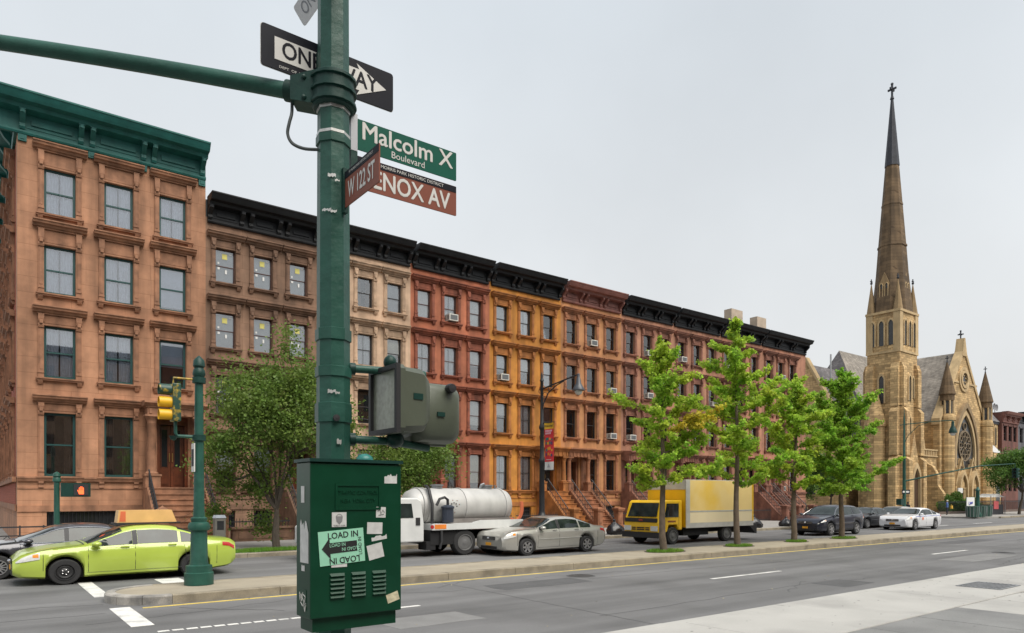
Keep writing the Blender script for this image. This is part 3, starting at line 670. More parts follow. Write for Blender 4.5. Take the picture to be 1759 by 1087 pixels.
house(XB[9], XB[10], 'row_house', P10, [[DK, W3, DR], [W1, DR, W1], [DK, W3, W1], [W1, W1, W1]], 0, 'last brown row house at the church end with a dark cornice', cgap=.05,
      acs=((3, 1, 0), (0, 1, 0)), cols=(.16, .42, .68), chim=((1.9, 1.2, 1.3, .7, 1.8),))
# a fourth bay on the wider end house
for r, (a, t, hd) in enumerate(R_ROWS):
    pass
# side wall of the corner house on the cross street: window surrounds facing the street
sd = []
for k in range(6):
    for r, (a, t, hd) in enumerate(B1_ROWS):
        y = 2.2 + k * 3.3; h_ = round(t - a, 2); P = P1
        o = put('side_window', cached(('fr', 1.06, h_, P['ft'], P['sash'].name), lambda: None), h1, (-.001 - .24 + .0, y, a)); o.rotation_euler[2] = R(-90)
        o.location = (-.02, y, a)
        put('surround', cached(('su', 1.06, h_, round(hd - a, 2), P['trim'].name), lambda: None), o)
        put('hood', cached(('ho', 1.06, h_, round(hd - a, 2), P['trim'].name), lambda: None), o)
        put('sill', cached(('si', 1.06, P['trim'].name), lambda: None), o)
        put('pane', cached(('sp', h_), lambda: box(-.45, .45, .0, .01, .05, h_ - .05).mesh('pane', MATS['dark_glass'])), o)
brick_red = mat('side_brick', (.33, .085, .045), .9, var=.12, brick=(.22, .075, .01, .12, .2))
box(-.012, -.002, .9, 24, 1.7, 15.9).build('side_wall_facing', brick_red, h1)
b = MB(); b.prism([(-.002, 2.56), (-.14, 2.58), (-.16, 2.72), (-.002, 2.78)], 'y', -.15, 24)
for z in (2.58,): b.add([], [])
bs = MB(); bs.box(-.16, -.013, .2, 24, 2.58, 2.78).box(-.07, -.014, .2, 24, 1.45, 1.70)
bs.build('side_belt', P1['trim'], h1)
sc_ = MB().prism([(.02, 15.95), (-.10, 15.95), (-.13, 16.1), (-.05, 16.12), (-.05, 16.7), (-.48, 16.78), (-.55, 16.92), (-.78, 16.96), (-.91, 17.2), (-.95, 17.3), (.02, 17.3)], 'y', .02, 24)
sc_.build('side_cornice', green_paint, h1)
for k in range(14):
    b = MB(); y = .6 + 1.6 * k; b.prism([(-.051, 16.15), (-.17, 16.1), (-.16, 16.35), (-.35, 16.55), (-.48, 16.78), (-.051, 16.78)], 'y', y - .12, y + .12); b.build('side_bracket', green_paint, h1)

# houses across the avenue, behind the viewer: they shade the street and show in the window reflections
opp = mat('opposite_brick', (.20, .085, .055), .9, var=.15, brick=(.22, .075, .01, .12, .2)); opp2 = mat('opposite_brown', (.22, .14, .09), .9, var=.15)
for k, (x0, x1, h_) in enumerate(((-60, -34, 16.5), (-33.6, -15, 15.0), (-3, 15, 16.0), (15.2, 34, 17.2), (34.2, 52, 15.6), (70, 100, 17))):
    t = thing('opposite_house', ['far left', 'second', 'third', 'fourth', 'fifth', 'far right'][k] + ' brick house across the avenue, mirrored in the windows', 'house', (x0, -12, 0), group='houses on the near side of the avenue')
    MB().box(0, x1 - x0, -12, 0, 0, h_).build('wall', opp if k % 2 else opp2, t); MB().box(-.1, x1 - x0 + .1, .002, .5, h_ - 1, h_).build('cornice', black_paint, t)
    for r in range(4):
        for c in range(int((x1 - x0) / 2.4)): put('window', cached('oppw', lambda: box(-.5, .5, .003, .05, 0, 2.0).mesh('window', MATS['dark_glass'])), t, (1.3 + c * 2.4, 0, 2.6 + r * 3.2))

# ================================================================ church beyond the cross street
c_stone = mat('church_stone', (.50, .345, .168), .9, var=.20, scale=.9, brick=(.62, .24, .02, .30, .5), bump=.25, bscale=14, blotch=((.27, .165, .08), .5, .45), streak=.16, mottle=.12)
c_trim = mat('church_trim', (.46, .335, .18), .85, var=.14, scale=1.2, streak=.2, bump=.1)
c_dark = mat('church_spire_stone', (.125, .082, .044), .9, var=.25, scale=.8, streak=.35, brick=(.9, .34, .015, .18, .3), bump=.2, bscale=14)
c_base = mat('church_plinth', (.115, .085, .07), .9, var=.2, scale=1.0, brick=(1.2, .4, .02, .15, .3))
slate = mat('slate_roof', (.155, .145, .15), .75, var=.2, scale=.7, brick=(.42, .22, .02, .28, .4), streak=.25)
slate2 = mat('slate_roof_pale', (.24, .215, .185), .8, var=.2, scale=.7, brick=(.42, .22, .02, .2, .35), streak=.3)
lead = mat('lead_grey', (.045, .048, .058), .6, spec=.25, var=.2, scale=1.5, streak=.2)
dark_gl = mat('leaded_glass', (.028, .030, .032), .25, var=.3, scale=5)
door_wood = mat('church_door', (.06, .032, .018), .6, var=.2, scale=4)
c_td = mat('church_trim_dark', (.27, .185, .095), .9, var=.2, scale=1.2, streak=.25)
ch = thing('church', 'yellow stone gothic church with a tall spire and rose window', 'church', (75.15, 33.1, 0))
def arch_pts(w, h, spring, n=7):
    """pointed arch outline (x,z), base at z=0"""
    a = w / 2; rise = max(h - spring, a * .6); Rr = (a * a + rise * rise) / (2 * a); th = math.asin(min(1, rise / Rr)) if rise <= Rr else math.pi - math.asin(min(1, rise / Rr))
    if rise > Rr: th = math.pi - math.asin(rise / Rr) if rise < Rr else math.pi / 2
    th = math.atan2(rise, Rr - a); left = [(-a, 0)] + [(-a + Rr - Rr * math.cos(th * k / n), spring + Rr * math.sin(th * k / n)) for k in range(n)] + [(0, spring + rise)]
    return left + [(-x, z) for x, z in left[::-1][1:]]
def arch(b_ring, w, h, spring, t, y0, y1, axis='y'):
    """solid arched frame: ring between the outline and an outline grown by t"""
    a = arch_pts(w, h, spring); o = arch_pts(w + 2 * t, h + t * 1.5, spring); n = len(a); vs = []
    for y in (y0, y1):
        for P in (a, o): vs += [((p[0], y, p[1]) if axis == 'y' else (y, p[0], p[1])) for p in P]
    fs = []
    for i in range(n - 1):
        fs += [(i, i + 1, n + i + 1, n + i), (2 * n + i, 3 * n + i, 3 * n + i + 1, 2 * n + i + 1), (i, 2 * n + i, 2 * n + i + 1, i + 1), (n + i, n + i + 1, 3 * n + i + 1, 3 * n + i)]
    b_ring.add(vs, fs); return b_ring
def arch_window(parent, c, w, h, t=.16, face='-y', glass=None, name='arched_window', fm=None, deep=.12, spring=None):
    """frame ring proud of the wall, glass set just off the wall face"""
    sp = spring if spring is not None else h - w * .9; b = MB(); arch(b, w, h, sp, t, -deep, -.004)
    o = b.build(name, fm or c_trim, parent, c, rz=(0 if face == '-y' else R(-90)))
    g_ = MB().prism(arch_pts(w - .002, h - .002, sp), 'y', -.03, -.006); g_.build('glass', glass or dark_gl, o)
    return o
def frustum(b, x0, x1, y0, y1, z0, X0, X1, Y0, Y1, z1):
    return b.add([(x0, y0, z0), (x1, y0, z0), (x1, y1, z0), (x0, y1, z0), (X0, Y0, z1), (X1, Y0, z1), (X1, Y1, z1), (X0, Y1, z1)],
                 [(0, 3, 2, 1), (4, 5, 6, 7), (0, 1, 5, 4), (1, 2, 6, 5), (2, 3, 7, 6), (3, 0, 4, 7)])
def cross(b, c, s):
    x, y, z = c; b.box(x - .06 * s, x + .06 * s, y - .06 * s, y + .06 * s, z, z + 1.0 * s); b.box(x - .32 * s, x + .32 * s, y - .055 * s, y + .055 * s, z + .55 * s, z + .70 * s)
    b.box(x - .055 * s, x + .055 * s, y - .32 * s, y + .32 * s, z + .56 * s, z + .69 * s); b.ball((x, y, z + 1.03 * s), .11 * s, 8, 6); b.lathe([(.16 * s, -.15 * s), (.10 * s, .05 * s)], 8, c)
# tower: x 0..4.3, y 0..3.6 in the church's frame
TW, TD = 4.0, 3.3
tw = MB(); tw.box(0, TW, 0, TD, 0, 21.05); tower = tw.build('tower', c_stone, ch)
b = MB()
for z, e in ((20.95, .14), (16.8, .10), (.552, .08)): box(-e, TW + e, -e, TD + e, z, z + .24).build('string_course', c_trim, tower)
box(-.14, TW + .14, -.14, TD + .14, 0, .55).build('plinth', c_base, tower)
for x in (0, TW):
    for y in (0, TD):
        b = MB(); b.box(x - (.6 if x else .09), x + (.09 if x else .6), y - (.6 if y else .09), y + (.09 if y else .6), 17.05, 20.94); b.build('corner_pier', c_trim, tower)
        s_, q = (1 if x else -1), (1 if y else -1); bt = MB()
        for z0, z1, e in ((.0, 6.2, .95), (6.2, 11.2, .68), (11.2, 15.6, .42)):
            x0_, x1_ = sorted((x - s_ * .75, x + s_ * .02)); y0_, y1_ = sorted((y, y + q * e))
            bt.prism([(y, z0), (y + q * e, z0), (y + q * e, z1 - .55), (y + q * .2, z1 + .1), (y, z1 + .1)], 'x', x0_, x1_)
            y0_, y1_ = sorted((y - q * .75, y + q * .02))
            bt.prism([(x, z0), (x + s_ * e, z0), (x + s_ * e, z1 - .55), (x + s_ * .2, z1 + .1), (x, z1 + .1)], 'y', y0_, y1_)
        bt.build('buttress', c_stone, tower)
for k in range(3):
    arch_window(tower, (1.15 + k * 1.0, -.002, 17.6), .52, 2.6, .13, '-y'); arch_window(tower, (-.002, .85 + k * .95, 17.6), .5, 2.6, .13, '-x')
arch_window(tower, (2.15, -.002, 11.9), .5, 2.6, .16); arch_window(tower, (-.002, 1.8, 11.6), .5, 2.9, .16, '-x'); arch_window(tower, (2.9, -.002, 12.2), .3, 2.2, .12)
arch_window(tower, (2.15, -.002, 8.4), .45, 1.8, .15); arch_window(tower, (-.003, 1.5, 3.4), .28, 1.0, .1, '-x')
# stair turret against the south face, with stone cone
tu = MB(); tu.lathe([(1.0, 0), (1.0, 9.2), (1.12, 9.25), (1.12, 9.45), (.12, 13.0), (.02, 13.1)], 10, (-.25, 2.3, 0), phase=.3); tu.build('stair_turret', c_stone, tower)
# entrance porch in the tower's front
o = arch_window(tower, (2.3, -.45, .3), 1.5, 4.6, .38, '-y', door_wood, 'entrance', c_trim, .3, 3.0)
pb = MB(); pb.prism([(1.2, .0), (3.4, 0), (3.4, 5.2), (2.3, 8.6), (1.2, 5.2)], 'y', -.44, -.003); pb.build('porch_gable', c_stone, tower)
# broach spire and pinnacles
cx, cy = TW / 2, TD / 2; sp = MB(); h0, h1_ = 21.15, 36.9
def octa(rx, ry, z): return [(cx + rx * math.cos(R(22.5 + 45 * k)) / .924, cy + ry * math.sin(R(22.5 + 45 * k)) / .924, z) for k in range(8)]
lv = [(2.05, 1.75, h0), (1.85, 1.58, 23.2), (1.60, 1.38, 25.4), (1.38, 1.22, 28.0), (.62, .6, h1_)]
vs = [];  [vs.extend(octa(*q)) for q in lv]
fs = [(i * 8 + k, i * 8 + (k + 1) % 8, (i + 1) * 8 + (k + 1) % 8, (i + 1) * 8 + k) for i in range(len(lv) - 1) for k in range(8)] + [tuple(range(32, 40))]
sp.add(vs, fs); spire = sp.build('spire', c_dark, ch)
s2 = MB(); vs = octa(.68, .66, h1_ - .1) + octa(.10, .10, 44.2); s2.add(vs, [(k, (k + 1) % 8, 8 + (k + 1) % 8, 8 + k) for k in range(8)] + [tuple(range(8, 16)), tuple(range(8))[::-1]])
s2.build('spire_tip', lead, spire)
s3 = MB(); cross(s3, (cx, cy, 44.15), 1.35); s3.build('cross', lead, spire)
for z, e in ((32.6, 0), (28.2, 0)):
    q = np.interp(z, [28.0, h1_], [1.38, .62]) + .03; sb = MB(); vs = octa(q, q * .93, z) + octa(q - .03, (q - .03) * .93, z + .22); sb.add(vs, [(k, (k + 1) % 8, 8 + (k + 1) % 8, 8 + k) for k in range(8)] + [tuple(range(8))[::-1], tuple(range(8, 16))]); sb.build('spire_band', c_dark, spire)
for x in (-.02, TW + .02):
    for y in (-.02, TD + .02):
        pn = MB(); px_, py_ = x + (.32 if x < 1 else -.32), y + (.32 if y < 1 else -.32)
        vs = [(px_ + .46 * math.cos(R(45 * k + 22.5)), py_ + .46 * math.sin(R(45 * k + 22.5)), 21.19) for k in range(8)] + [(px_ + .04 * math.cos(R(45 * k + 22.5)), py_ + .04 * math.sin(R(45 * k + 22.5)), 24.3) for k in range(8)]
        pn.add(vs, [(k, (k + 1) % 8, 8 + (k + 1) % 8, 8 + k) for k in range(8)] + [tuple(range(8, 16)), tuple(range(8))[::-1]]); p_ = pn.build('pinnacle', c_td, spire)
        MB().ball((px_, py_, 24.45), .13, 8, 6).box(px_ - .18, px_ + .18, py_ - .05, py_ + .05, 24.6, 24.7).box(px_ - .04, px_ + .04, py_ - .04, py_ + .04, 24.5, 24.9).build('finial', lead, p_)
for fx, fy, rz in ((cx, -.02, 0), (-.02, cy, -90)):   # lucarnes on the spire
    lu = MB(); lu.prism([(-.55, 0), (.55, 0), (.55, 1.8), (0, 3.0), (-.55, 1.8)], 'y', 0, 1.4)
    l_ = lu.build('lucarne', c_td, spire, (fx, fy + (.25 if rz == 0 else 0), 22.3), rz=R(rz))
    if rz: l_.location.x += .25
    for s_ in (-.26, .26): arch_window(l_, (s_, -.002, .35), .26, 1.5, .06, '-y')
# nave front gable: x 9.3..22.3, apex x 16.2
gx0, gx1, gxa, gz, ga = 9.6, 22.4, 16.1, 10.2, 18.7
nv = MB(); nv.prism([(gx0, 0), (gx1, 0), (gx1, gz), (gxa, ga), (gx0, gz)], 'y', .0, .7); front = nv.build('nave_front', c_stone, ch)
b = MB(); b.prism([(gx0 - .3, gz - .3), (gxa, ga + .1), (gxa, ga + .75), (gx0 - .3, gz + .4)], 'y', -.12, .75); b.build('gable_coping', c_trim, front)
b = MB(); b.prism([(gx1 + .3, gz - .3), (gxa, ga + .1), (gxa, ga + .75), (gx1 + .3, gz + .4)], 'y', -.12, .75); b.build('gable_coping', c_trim, front)
b = MB(); b.prism([(gxa - .7, ga - .5), (gxa + .7, ga - .5), (gxa + .12, ga + 1.6), (gxa - .12, ga + 1.6)], 'y', -.15, .72); b.build('apex_block', c_trim, front)
b = MB(); cross(b, (gxa, .3, ga + 1.5), .95); b.build('cross', lead, front)
def ring(b, c, r0, r1, y0, y1, n=28):
    vs = []
    for y in (y0, y1):
        for r in (r0, r1): vs += [(c[0] + r * math.cos(2 * math.pi * k / n), y, c[1] + r * math.sin(2 * math.pi * k / n)) for k in range(n)]
    fs = []
    for k in range(n):
        q = (k + 1) % n; fs += [(k, q, n + q, n + k), (2 * n + k, 3 * n + k, 3 * n + q, 2 * n + q), (k, 2 * n + k, 2 * n + q, q), (n + k, n + q, 3 * n + q, 3 * n + k)]
    b.add(vs, fs)
b = MB(); ring(b, (gxa, 15.5), .75, 1.05, -.22, -.003); ring(b, (gxa, 15.5), 1.12, 1.45, -.14, -.004); oc = b.build('oculus', c_trim, front)
b = MB(); b.lathe([(.74, -.05), (.74, -.005)], 24, (gxa, 0, 15.5), 'y'); b.build('glass', dark_gl, oc)
for k in range(5): MB().ball((gxa + .4 * math.cos(R(90 + 72 * k)), -.06, 15.5 + .4 * math.sin(R(90 + 72 * k))), .1, 8, 6).build('foil', c_trim, oc)
b = MB(); b.box(gx0 + 2.6, gxa - 1.50, -.10, -.002, 14.95, 15.15).box(gxa + 1.50, gx1 - 2.6, -.10, -.002, 14.95, 15.15); b.build('string_course', c_trim, front)
# great pointed window with wheel tracery
gw = MB(); arch(gw, 5.2, 6.2, 1.7, .35, -.28, -.005); gw2 = gw.build('great_window', c_trim, front, (gxa, 0, 5.2))
b = MB(); arch(b, 6.2, 7.0, 1.7, .42, -.40, -.006); b.build('outer_arch', mat('church_arch_dark', (.25, .175, .095), .9, var=.2, scale=2, streak=.2), gw2)
MB().prism(arch_pts(5.19, 6.19, 1.7), 'y', -.05, -.008).build('glass', dark_gl, gw2)
b = MB(); c_tr = mat('church_tracery', (.17, .13, .085), .9, var=.2, scale=4); ring(b, (0, 2.6), 1.62, 1.80, -.18, -.052); ring(b, (0, 2.6), .26, .38, -.18, -.052); b.build('rose_wheel', c_tr, gw2)
for k in range(10):
    a = R(36 * k + 18); ca, sa = math.cos(a), math.sin(a)
    MB().tube([(.37 * ca, -.11, 2.6 + .37 * sa), (1.20 * ca, -.11, 2.6 + 1.20 * sa)], .055, 5).build('spoke', c_tr, gw2)
    a2 = R(36 * k); q = MB(); ring(q, (1.32 * math.cos(a2), 2.6 + 1.32 * math.sin(a2)), .26, .34, -.17, -.054, 10); q.build('tracery_ring', c_tr, gw2)
for x_, z_ in ((-1.75, .7), (1.75, .7), (0, 4.85)):
    q = MB(); ring(q, (x_, z_), .36, .46, -.17, -.053, 14); q.build('tracery_ring', c_tr, gw2)
# twin doorways with gablets
for s_ in (-1, 1):
    x = gxa + s_ * 1.65; o = arch_window(front, (x, -.38, .35), 1.75, 4.1, .32, '-y', door_wood, 'doorway', c_trim, .35, 2.4)
    for q in (-.72, -.36, .36, .72): MB().lathe([(.09, .2), (.09, 2.35), (.14, 2.45), (.14, 2.6)], 8, (q, -.1, 0)).build('shaft', c_trim, o)
    MB().prism(arch_pts(1.5, 1.5, .05), 'y', -.10, -.035).build('tympanum', c_stone, o, (0, 0, 2.5))
    g_ = MB(); g_.prism([(x - 1.55, .0), (x + 1.55, 0), (x + 1.55, 3.3), (x, 6.3), (x - 1.55, 3.3)], 'y', -.375 + .002 * s_, -.003); g_.build('door_gablet', c_stone, front)
    q = MB(); ring(q, (x, 5.2), .14, .24, -.45, -.378, 10); q.build('gablet_roundel', c_dark, front)
    q = MB(); q.prism([(x - 1.6, 3.1), (x, 6.2), (x, 6.5), (x - 1.6, 3.45)], 'y', -.46, -.38).prism([(x + 1.6, 3.1), (x, 6.2), (x, 6.5), (x + 1.6, 3.45)], 'y', -.461, -.379); q.build('gablet_coping', c_trim, front)
# two round turrets with stone cones
for x, zt in ((10.9, 17.1), (21.9, 17.0)):
    t_ = MB(); t_.lathe([(.92, 0), (.92, .5), (.76, .6), (.76, 10.3), (.86, 10.4), (.86, 10.65), (.72, 11.1)], 12, (x, -.25, 0)); tt = t_.build('turret', c_stone, front)
    q = MB(); q.lathe([(.52, 11.1), (.52, 13.0)], 10, (x, -.25, 0)); q.build('turret_core', dark_gl, tt)
    for k in range(8):
        a = R(45 * k); MB().tube([(x + .63 * math.cos(a), -.25 + .63 * math.sin(a), 11.05), (x + .63 * math.cos(a), -.25 + .63 * math.sin(a), 12.6)], .11, 5).build('colonnette', c_trim, tt)
    q = MB(); q.lathe([(.72, 12.55), (.72, 13.2), (.84, 13.25), (.84, 13.35), (.09, 16.8), (.04, 17.0)], 12, (x, -.25, 0)); q.build('turret_cap', c_dark, tt)
    q = MB(); cross(q, (x, -.25, 16.95), .6); q.build('finial', lead, tt)
# nave roof (ridge runs back), south aisle, cross roof and south gable
nr = MB(); nr.prism([(gx0 + .1, gz + .2), (gx1 - .1, gz + .2), (gxa, ga)], 'y', .72, 22); nr.build('nave_roof', slate2, ch)
box(gx0 + .2, gx1 - .2, .71, 22, 0, gz + .19).build('nave_wall', c_stone, ch)
tr_ = MB(); tr_.add([(4.6, 5.2, 9.5), (18, 5.2, 9.5), (18, 16, 9.5), (4.6, 16, 9.5), (8.1, 10.6, 19.6), (18, 10.6, 19.6)], [(0, 1, 5, 4), (2, 3, 4, 5), (3, 0, 4), (1, 2, 5), (0, 3, 2, 1)], 0)
tr_.m[2] = 1; tr_.build('transept_roof', [slate2, slate], ch)  # hip end takes the darker slate, the other faces the paler
box(4.9, 16, 6.4, 18, 0, 9.49).build('transept_wall', c_stone, ch)
sg = MB(); sg.prism([(6.0, 0), (15.4, 0), (15.4, 8.6), (10.7, 17.4), (6.0, 8.6)], 'x', .9, 1.5); sgo = sg.build('south_gable', c_stone, ch)
b = MB(); b.prism([(5.75, 8.3), (10.7, 17.4), (10.7, 17.95), (5.75, 8.8)], 'x', .8, 1.6).prism([(15.65, 8.3), (10.7, 17.4), (10.7, 17.95), (15.65, 8.8)], 'x', .801, 1.601); b.build('gable_coping', c_trim, sgo)
sr = MB(); sr.prism([(6.1, 8.6), (15.3, 8.6), (10.7, 17.2)], 'x', 1.51, 8.0); sr.build('south_roof', slate, ch)
box(1.5, 4.9, 6.2, 15.2, 0, 8.59).build('south_wall', c_stone, ch)
arch_window(sgo, (.898, 10.2, 2.2), 1.4, 5.5, .3, '-x'); arch_window(sgo, (.898, 12.6, 2.2), 1.4, 6.5, .3, '-x')
MB().lathe([(.10, 9), (.10, 18.3)], 8, (3.2, 9.0, 0)).build('vent_pipe', mat('galvanised', (.45, .46, .47), .4, metal=.6), ch)
# link between tower and nave: low wall with arches, parapet and a flying buttress
lk = MB(); lk.box(4.32, 9.58, .3, 4.0, 0, 6.3); link = lk.build('link_wall', c_stone, ch)
box(4.32, 9.58, 4.02, 4.6, 0, 11.0).build('aisle_wall', c_stone, ch)
b = MB(); b.box(4.33, 9.57, .15, .45, 6.95, 7.1).box(4.33, 9.57, .14, .46, 6.28, 6.42); b.build('parapet_rail', c_trim, link)
for k in range(12): box(4.5 + k * .43, 4.68 + k * .43, .2, .4, 6.43, 6.94).build('parapet_post', c_trim, link)
for x in (5.9, 8.2): arch_window(link, (x, .298, .8), .95, 4.3, .28, '-y')
fb = MB(); fb.prism([(.29, 0), (-1.5, 0), (-1.5, 2.2), (-.9, 3.2), (-.9, 4.2), (-.4, 5.2), (.29, 5.6)], 'x', 6.75, 7.35); fb.build('flying_buttress', c_stone, link)
fp = MB(); frustum(fp, 6.7, 7.4, .5, 1.2, 6.3, 7.0, 7.1, .8, .9, 10.5); fp.build('link_pinnacle', c_trim, link)
MB().quad((4.3, 4.0, 10.9), (9.65, 4.0, 10.9), (9.65, 10, 13.5), (4.3, 10, 13.5)).build('aisle_roof', slate2, ch)
# north wing
nw = MB(); nw.box(22.6, 27.6, .3, 10, 0, 11.3); wing = nw.build('north_wing', c_stone, ch)
b = MB(); b.prism([(.1, 11.3), (10, 11.3), (10, 14), (4.4, 17.0)], 'x', 22.5, 27.7); b.build('wing_roof', slate, wing)
box(22.5, 27.7, .18, .29, 11.0, 11.32).build('wing_cornice', lead, wing)
by = MB(); by.prism([(23.4, .29), (23.7, -.55), (26.0, -.55), (26.4, .29)], 'z', 0, 7.3); bay = by.build('bay', c_stone, wing)
b = MB(); b.add([(23.4, .28, 7.31), (26.4, .28, 7.31), (26.0, -.6, 7.31), (23.7, -.6, 7.31), (23.6, .28, 8.3), (26.2, .28, 8.3)], [(3, 2, 5, 4), (0, 3, 4), (2, 1, 5), (0, 1, 2, 3)]); b.build('bay_roof', mat('bay_metal', (.5, .5, .5), .5), bay)
for z in (1.2, 4.8):
    b = MB(); b.box(24.1, 25.6, -.60, -.552, z, z + 2.2); w_ = b.build('bay_window', c_trim, bay); box(24.25, 25.45, -.625, -.601, z + .12, z + 2.05).build('glass', dark_gl, w_)
for x, z in ((23.6, 8.5), (26.6, 8.4), (26.9, 4.8), (26.9, 1.0)): arch_window(wing, (x, .298, z), .6, 2.3, .14, '-y')
# church railings, hedge and notice board
fn = thing('churchyard_fence', 'dark iron railing fence in front of the church', 'fence', (78, 30.6, SW))
b = MB()
for k in range(150): b.tube([(k * .19, 0, .28), (k * .19, 0, 1.35)], .016, 4)
o = b.build('pickets', iron, fn); o['kind'] = 'stuff'
box(-.1, 28.5, -.02, .02, 1.2, 1.25).build('rail', iron, fn); box(-.1, 28.5, -.15, .15, -.02, .26).build('kerb', c_base, fn)
nb = thing('notice_board', 'white church notice board above the dark hedge', 'notice board', (86.2, 31.6, SW))
box(-.6, .6, -.05, .05, 2.2, 2.75).build('board', sticker_w, nb); MB().tube([(-.5, 0, -.3), (-.5, 0, 2.2)], .05, 6).tube([(.5, 0, -.3), (.5, 0, 2.2)], .05, 6).build('posts', iron, nb)

# ---------------- houses beyond the church
def far_house(x0, x1, h, wallc, label, name, cor, acs=()):
    P = params(name, wallc, tuple(c * .8 for c in wallc)); W = x1 - x0
    r = thing('far_row_house', label, 'house', (x0, 33, 0), group='row houses beyond the church')
    ops = []
    for z in (2.6, 5.8, 9.0):
        for k in range(3): ops.append((W * (.10 + .30 * k), W * (.10 + .30 * k) + W * .2, z, z + 1.9))
    b = wall_mesh(W, 0, h, ops); b.quad((0, 0, 0), (0, 0, h), (0, 14, h), (0, 14, 0)); b.quad((W, 0, 0), (W, 14, 0), (W, 14, h), (W, 0, h)); b.build('wall', P['wall'], r)
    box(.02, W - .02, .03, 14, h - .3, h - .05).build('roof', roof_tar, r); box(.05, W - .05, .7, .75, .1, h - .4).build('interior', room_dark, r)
    for x_, x2, z, z2 in ops:
        f = put('window', cached(('ffr', round(x2 - x_, 2)), lambda: m_frame(round(x2 - x_, 2), 1.9, .06).mesh('window', sash_black)), r, ((x_ + x2) / 2, 0, z))
        put('pane', cached(('fp', round(x2 - x_, 2)), lambda: m_pane(round(x2 - x_, 2) - .1, 1.8, .18).mesh('pane', pane_sky)), f, (0, 0, .05))
        put('lintel', cached(('fl', round(x2 - x_, 2), name), lambda: box(-.75, .75, -.08, -.002, 1.9, 2.1).mesh('lintel', P['trim'])), f)
    cornice(r, W, h - 1.3, h + .05, cor, out=.7)
    return r
far_house(102.9, 108.6, 12.6, (.15, .060, .046), 'dark red row house just past the church wing', 'dark red house', mat('cornice_red', (.18, .07, .052), .6, var=.15))
far_house(108.6, 114.4, 12.9, (.10, .10, .11), 'dark grey row house at the right edge beyond the red one', 'dark grey house', black_paint)
far_house(114.4, 120.4, 12.6, (.26, .12, .08), 'brown row house farthest along the avenue', 'far brown house', black_paint)
for k, (x, y) in enumerate(((104.0, 34.4), (105.4, 34.6))):
    d_ = thing('satellite_dish', ('left' if k == 0 else 'right') + ' one of two satellite dishes on the dark red house roof', 'satellite dish', (x, y, 12.54), group='satellite dishes')
    MB().tube([(0, 0, 0), (0, 0, .7)], .04, 6).build('mast', steel, d_); MB().lathe([(.02, .0), (.3, -.05), (.45, -.14), (.45, -.12), (.3, -.02), (.02, .03)], 14, (0, -.1, .9), 'y').build('dish', mat('dish_grey', (.2, .2, .21), .5), d_)

# ================================================================ vehicles
rubber = mat('tyre_rubber', (.022, .022, .023), .8, var=.2); alloy = mat('alloy_wheel', (.50, .50, .51), .3, metal=.8, var=.05)
black_plastic = mat('black_plastic', (.022, .022, .024), .55, var=.1); chrome = mat('chrome', (.62, .62, .63), .15, metal=1.0, var=0)
car_glass = mat('car_glass', (.022, .030, .029), .04, spec=.45, var=.5, scale=2.2, world=False)
head_gl = mat('headlamp', (.62, .62, .60), .12, spec=.8, var=.1, scale=20); tail_red = mat('tail_lamp', (.42, .02, .02), .2, spec=.8, var=.1); amber = mat('amber_lamp', (.75, .26, .03), .25, var=.05)
plate_m = mat('licence_plate', (.72, .34, .03), .5, var=.05); under = mat('underbody', (.012, .012, .013), .9, var=.1)
ZS = .905     # the cars stand a little lower than their length suggests
def lerp_prof(pts):
    xs, zs = zip(*pts); return lambda x: float(np.interp(x, xs, zs))
def smooth_prof(pts, k=.12):
    f = lerp_prof(pts); return lambda x: sum(f(x + d * k) * wt for d, wt in ((-1, .2), (-.5, .2), (0, .2), (.5, .2), (1, .2)))
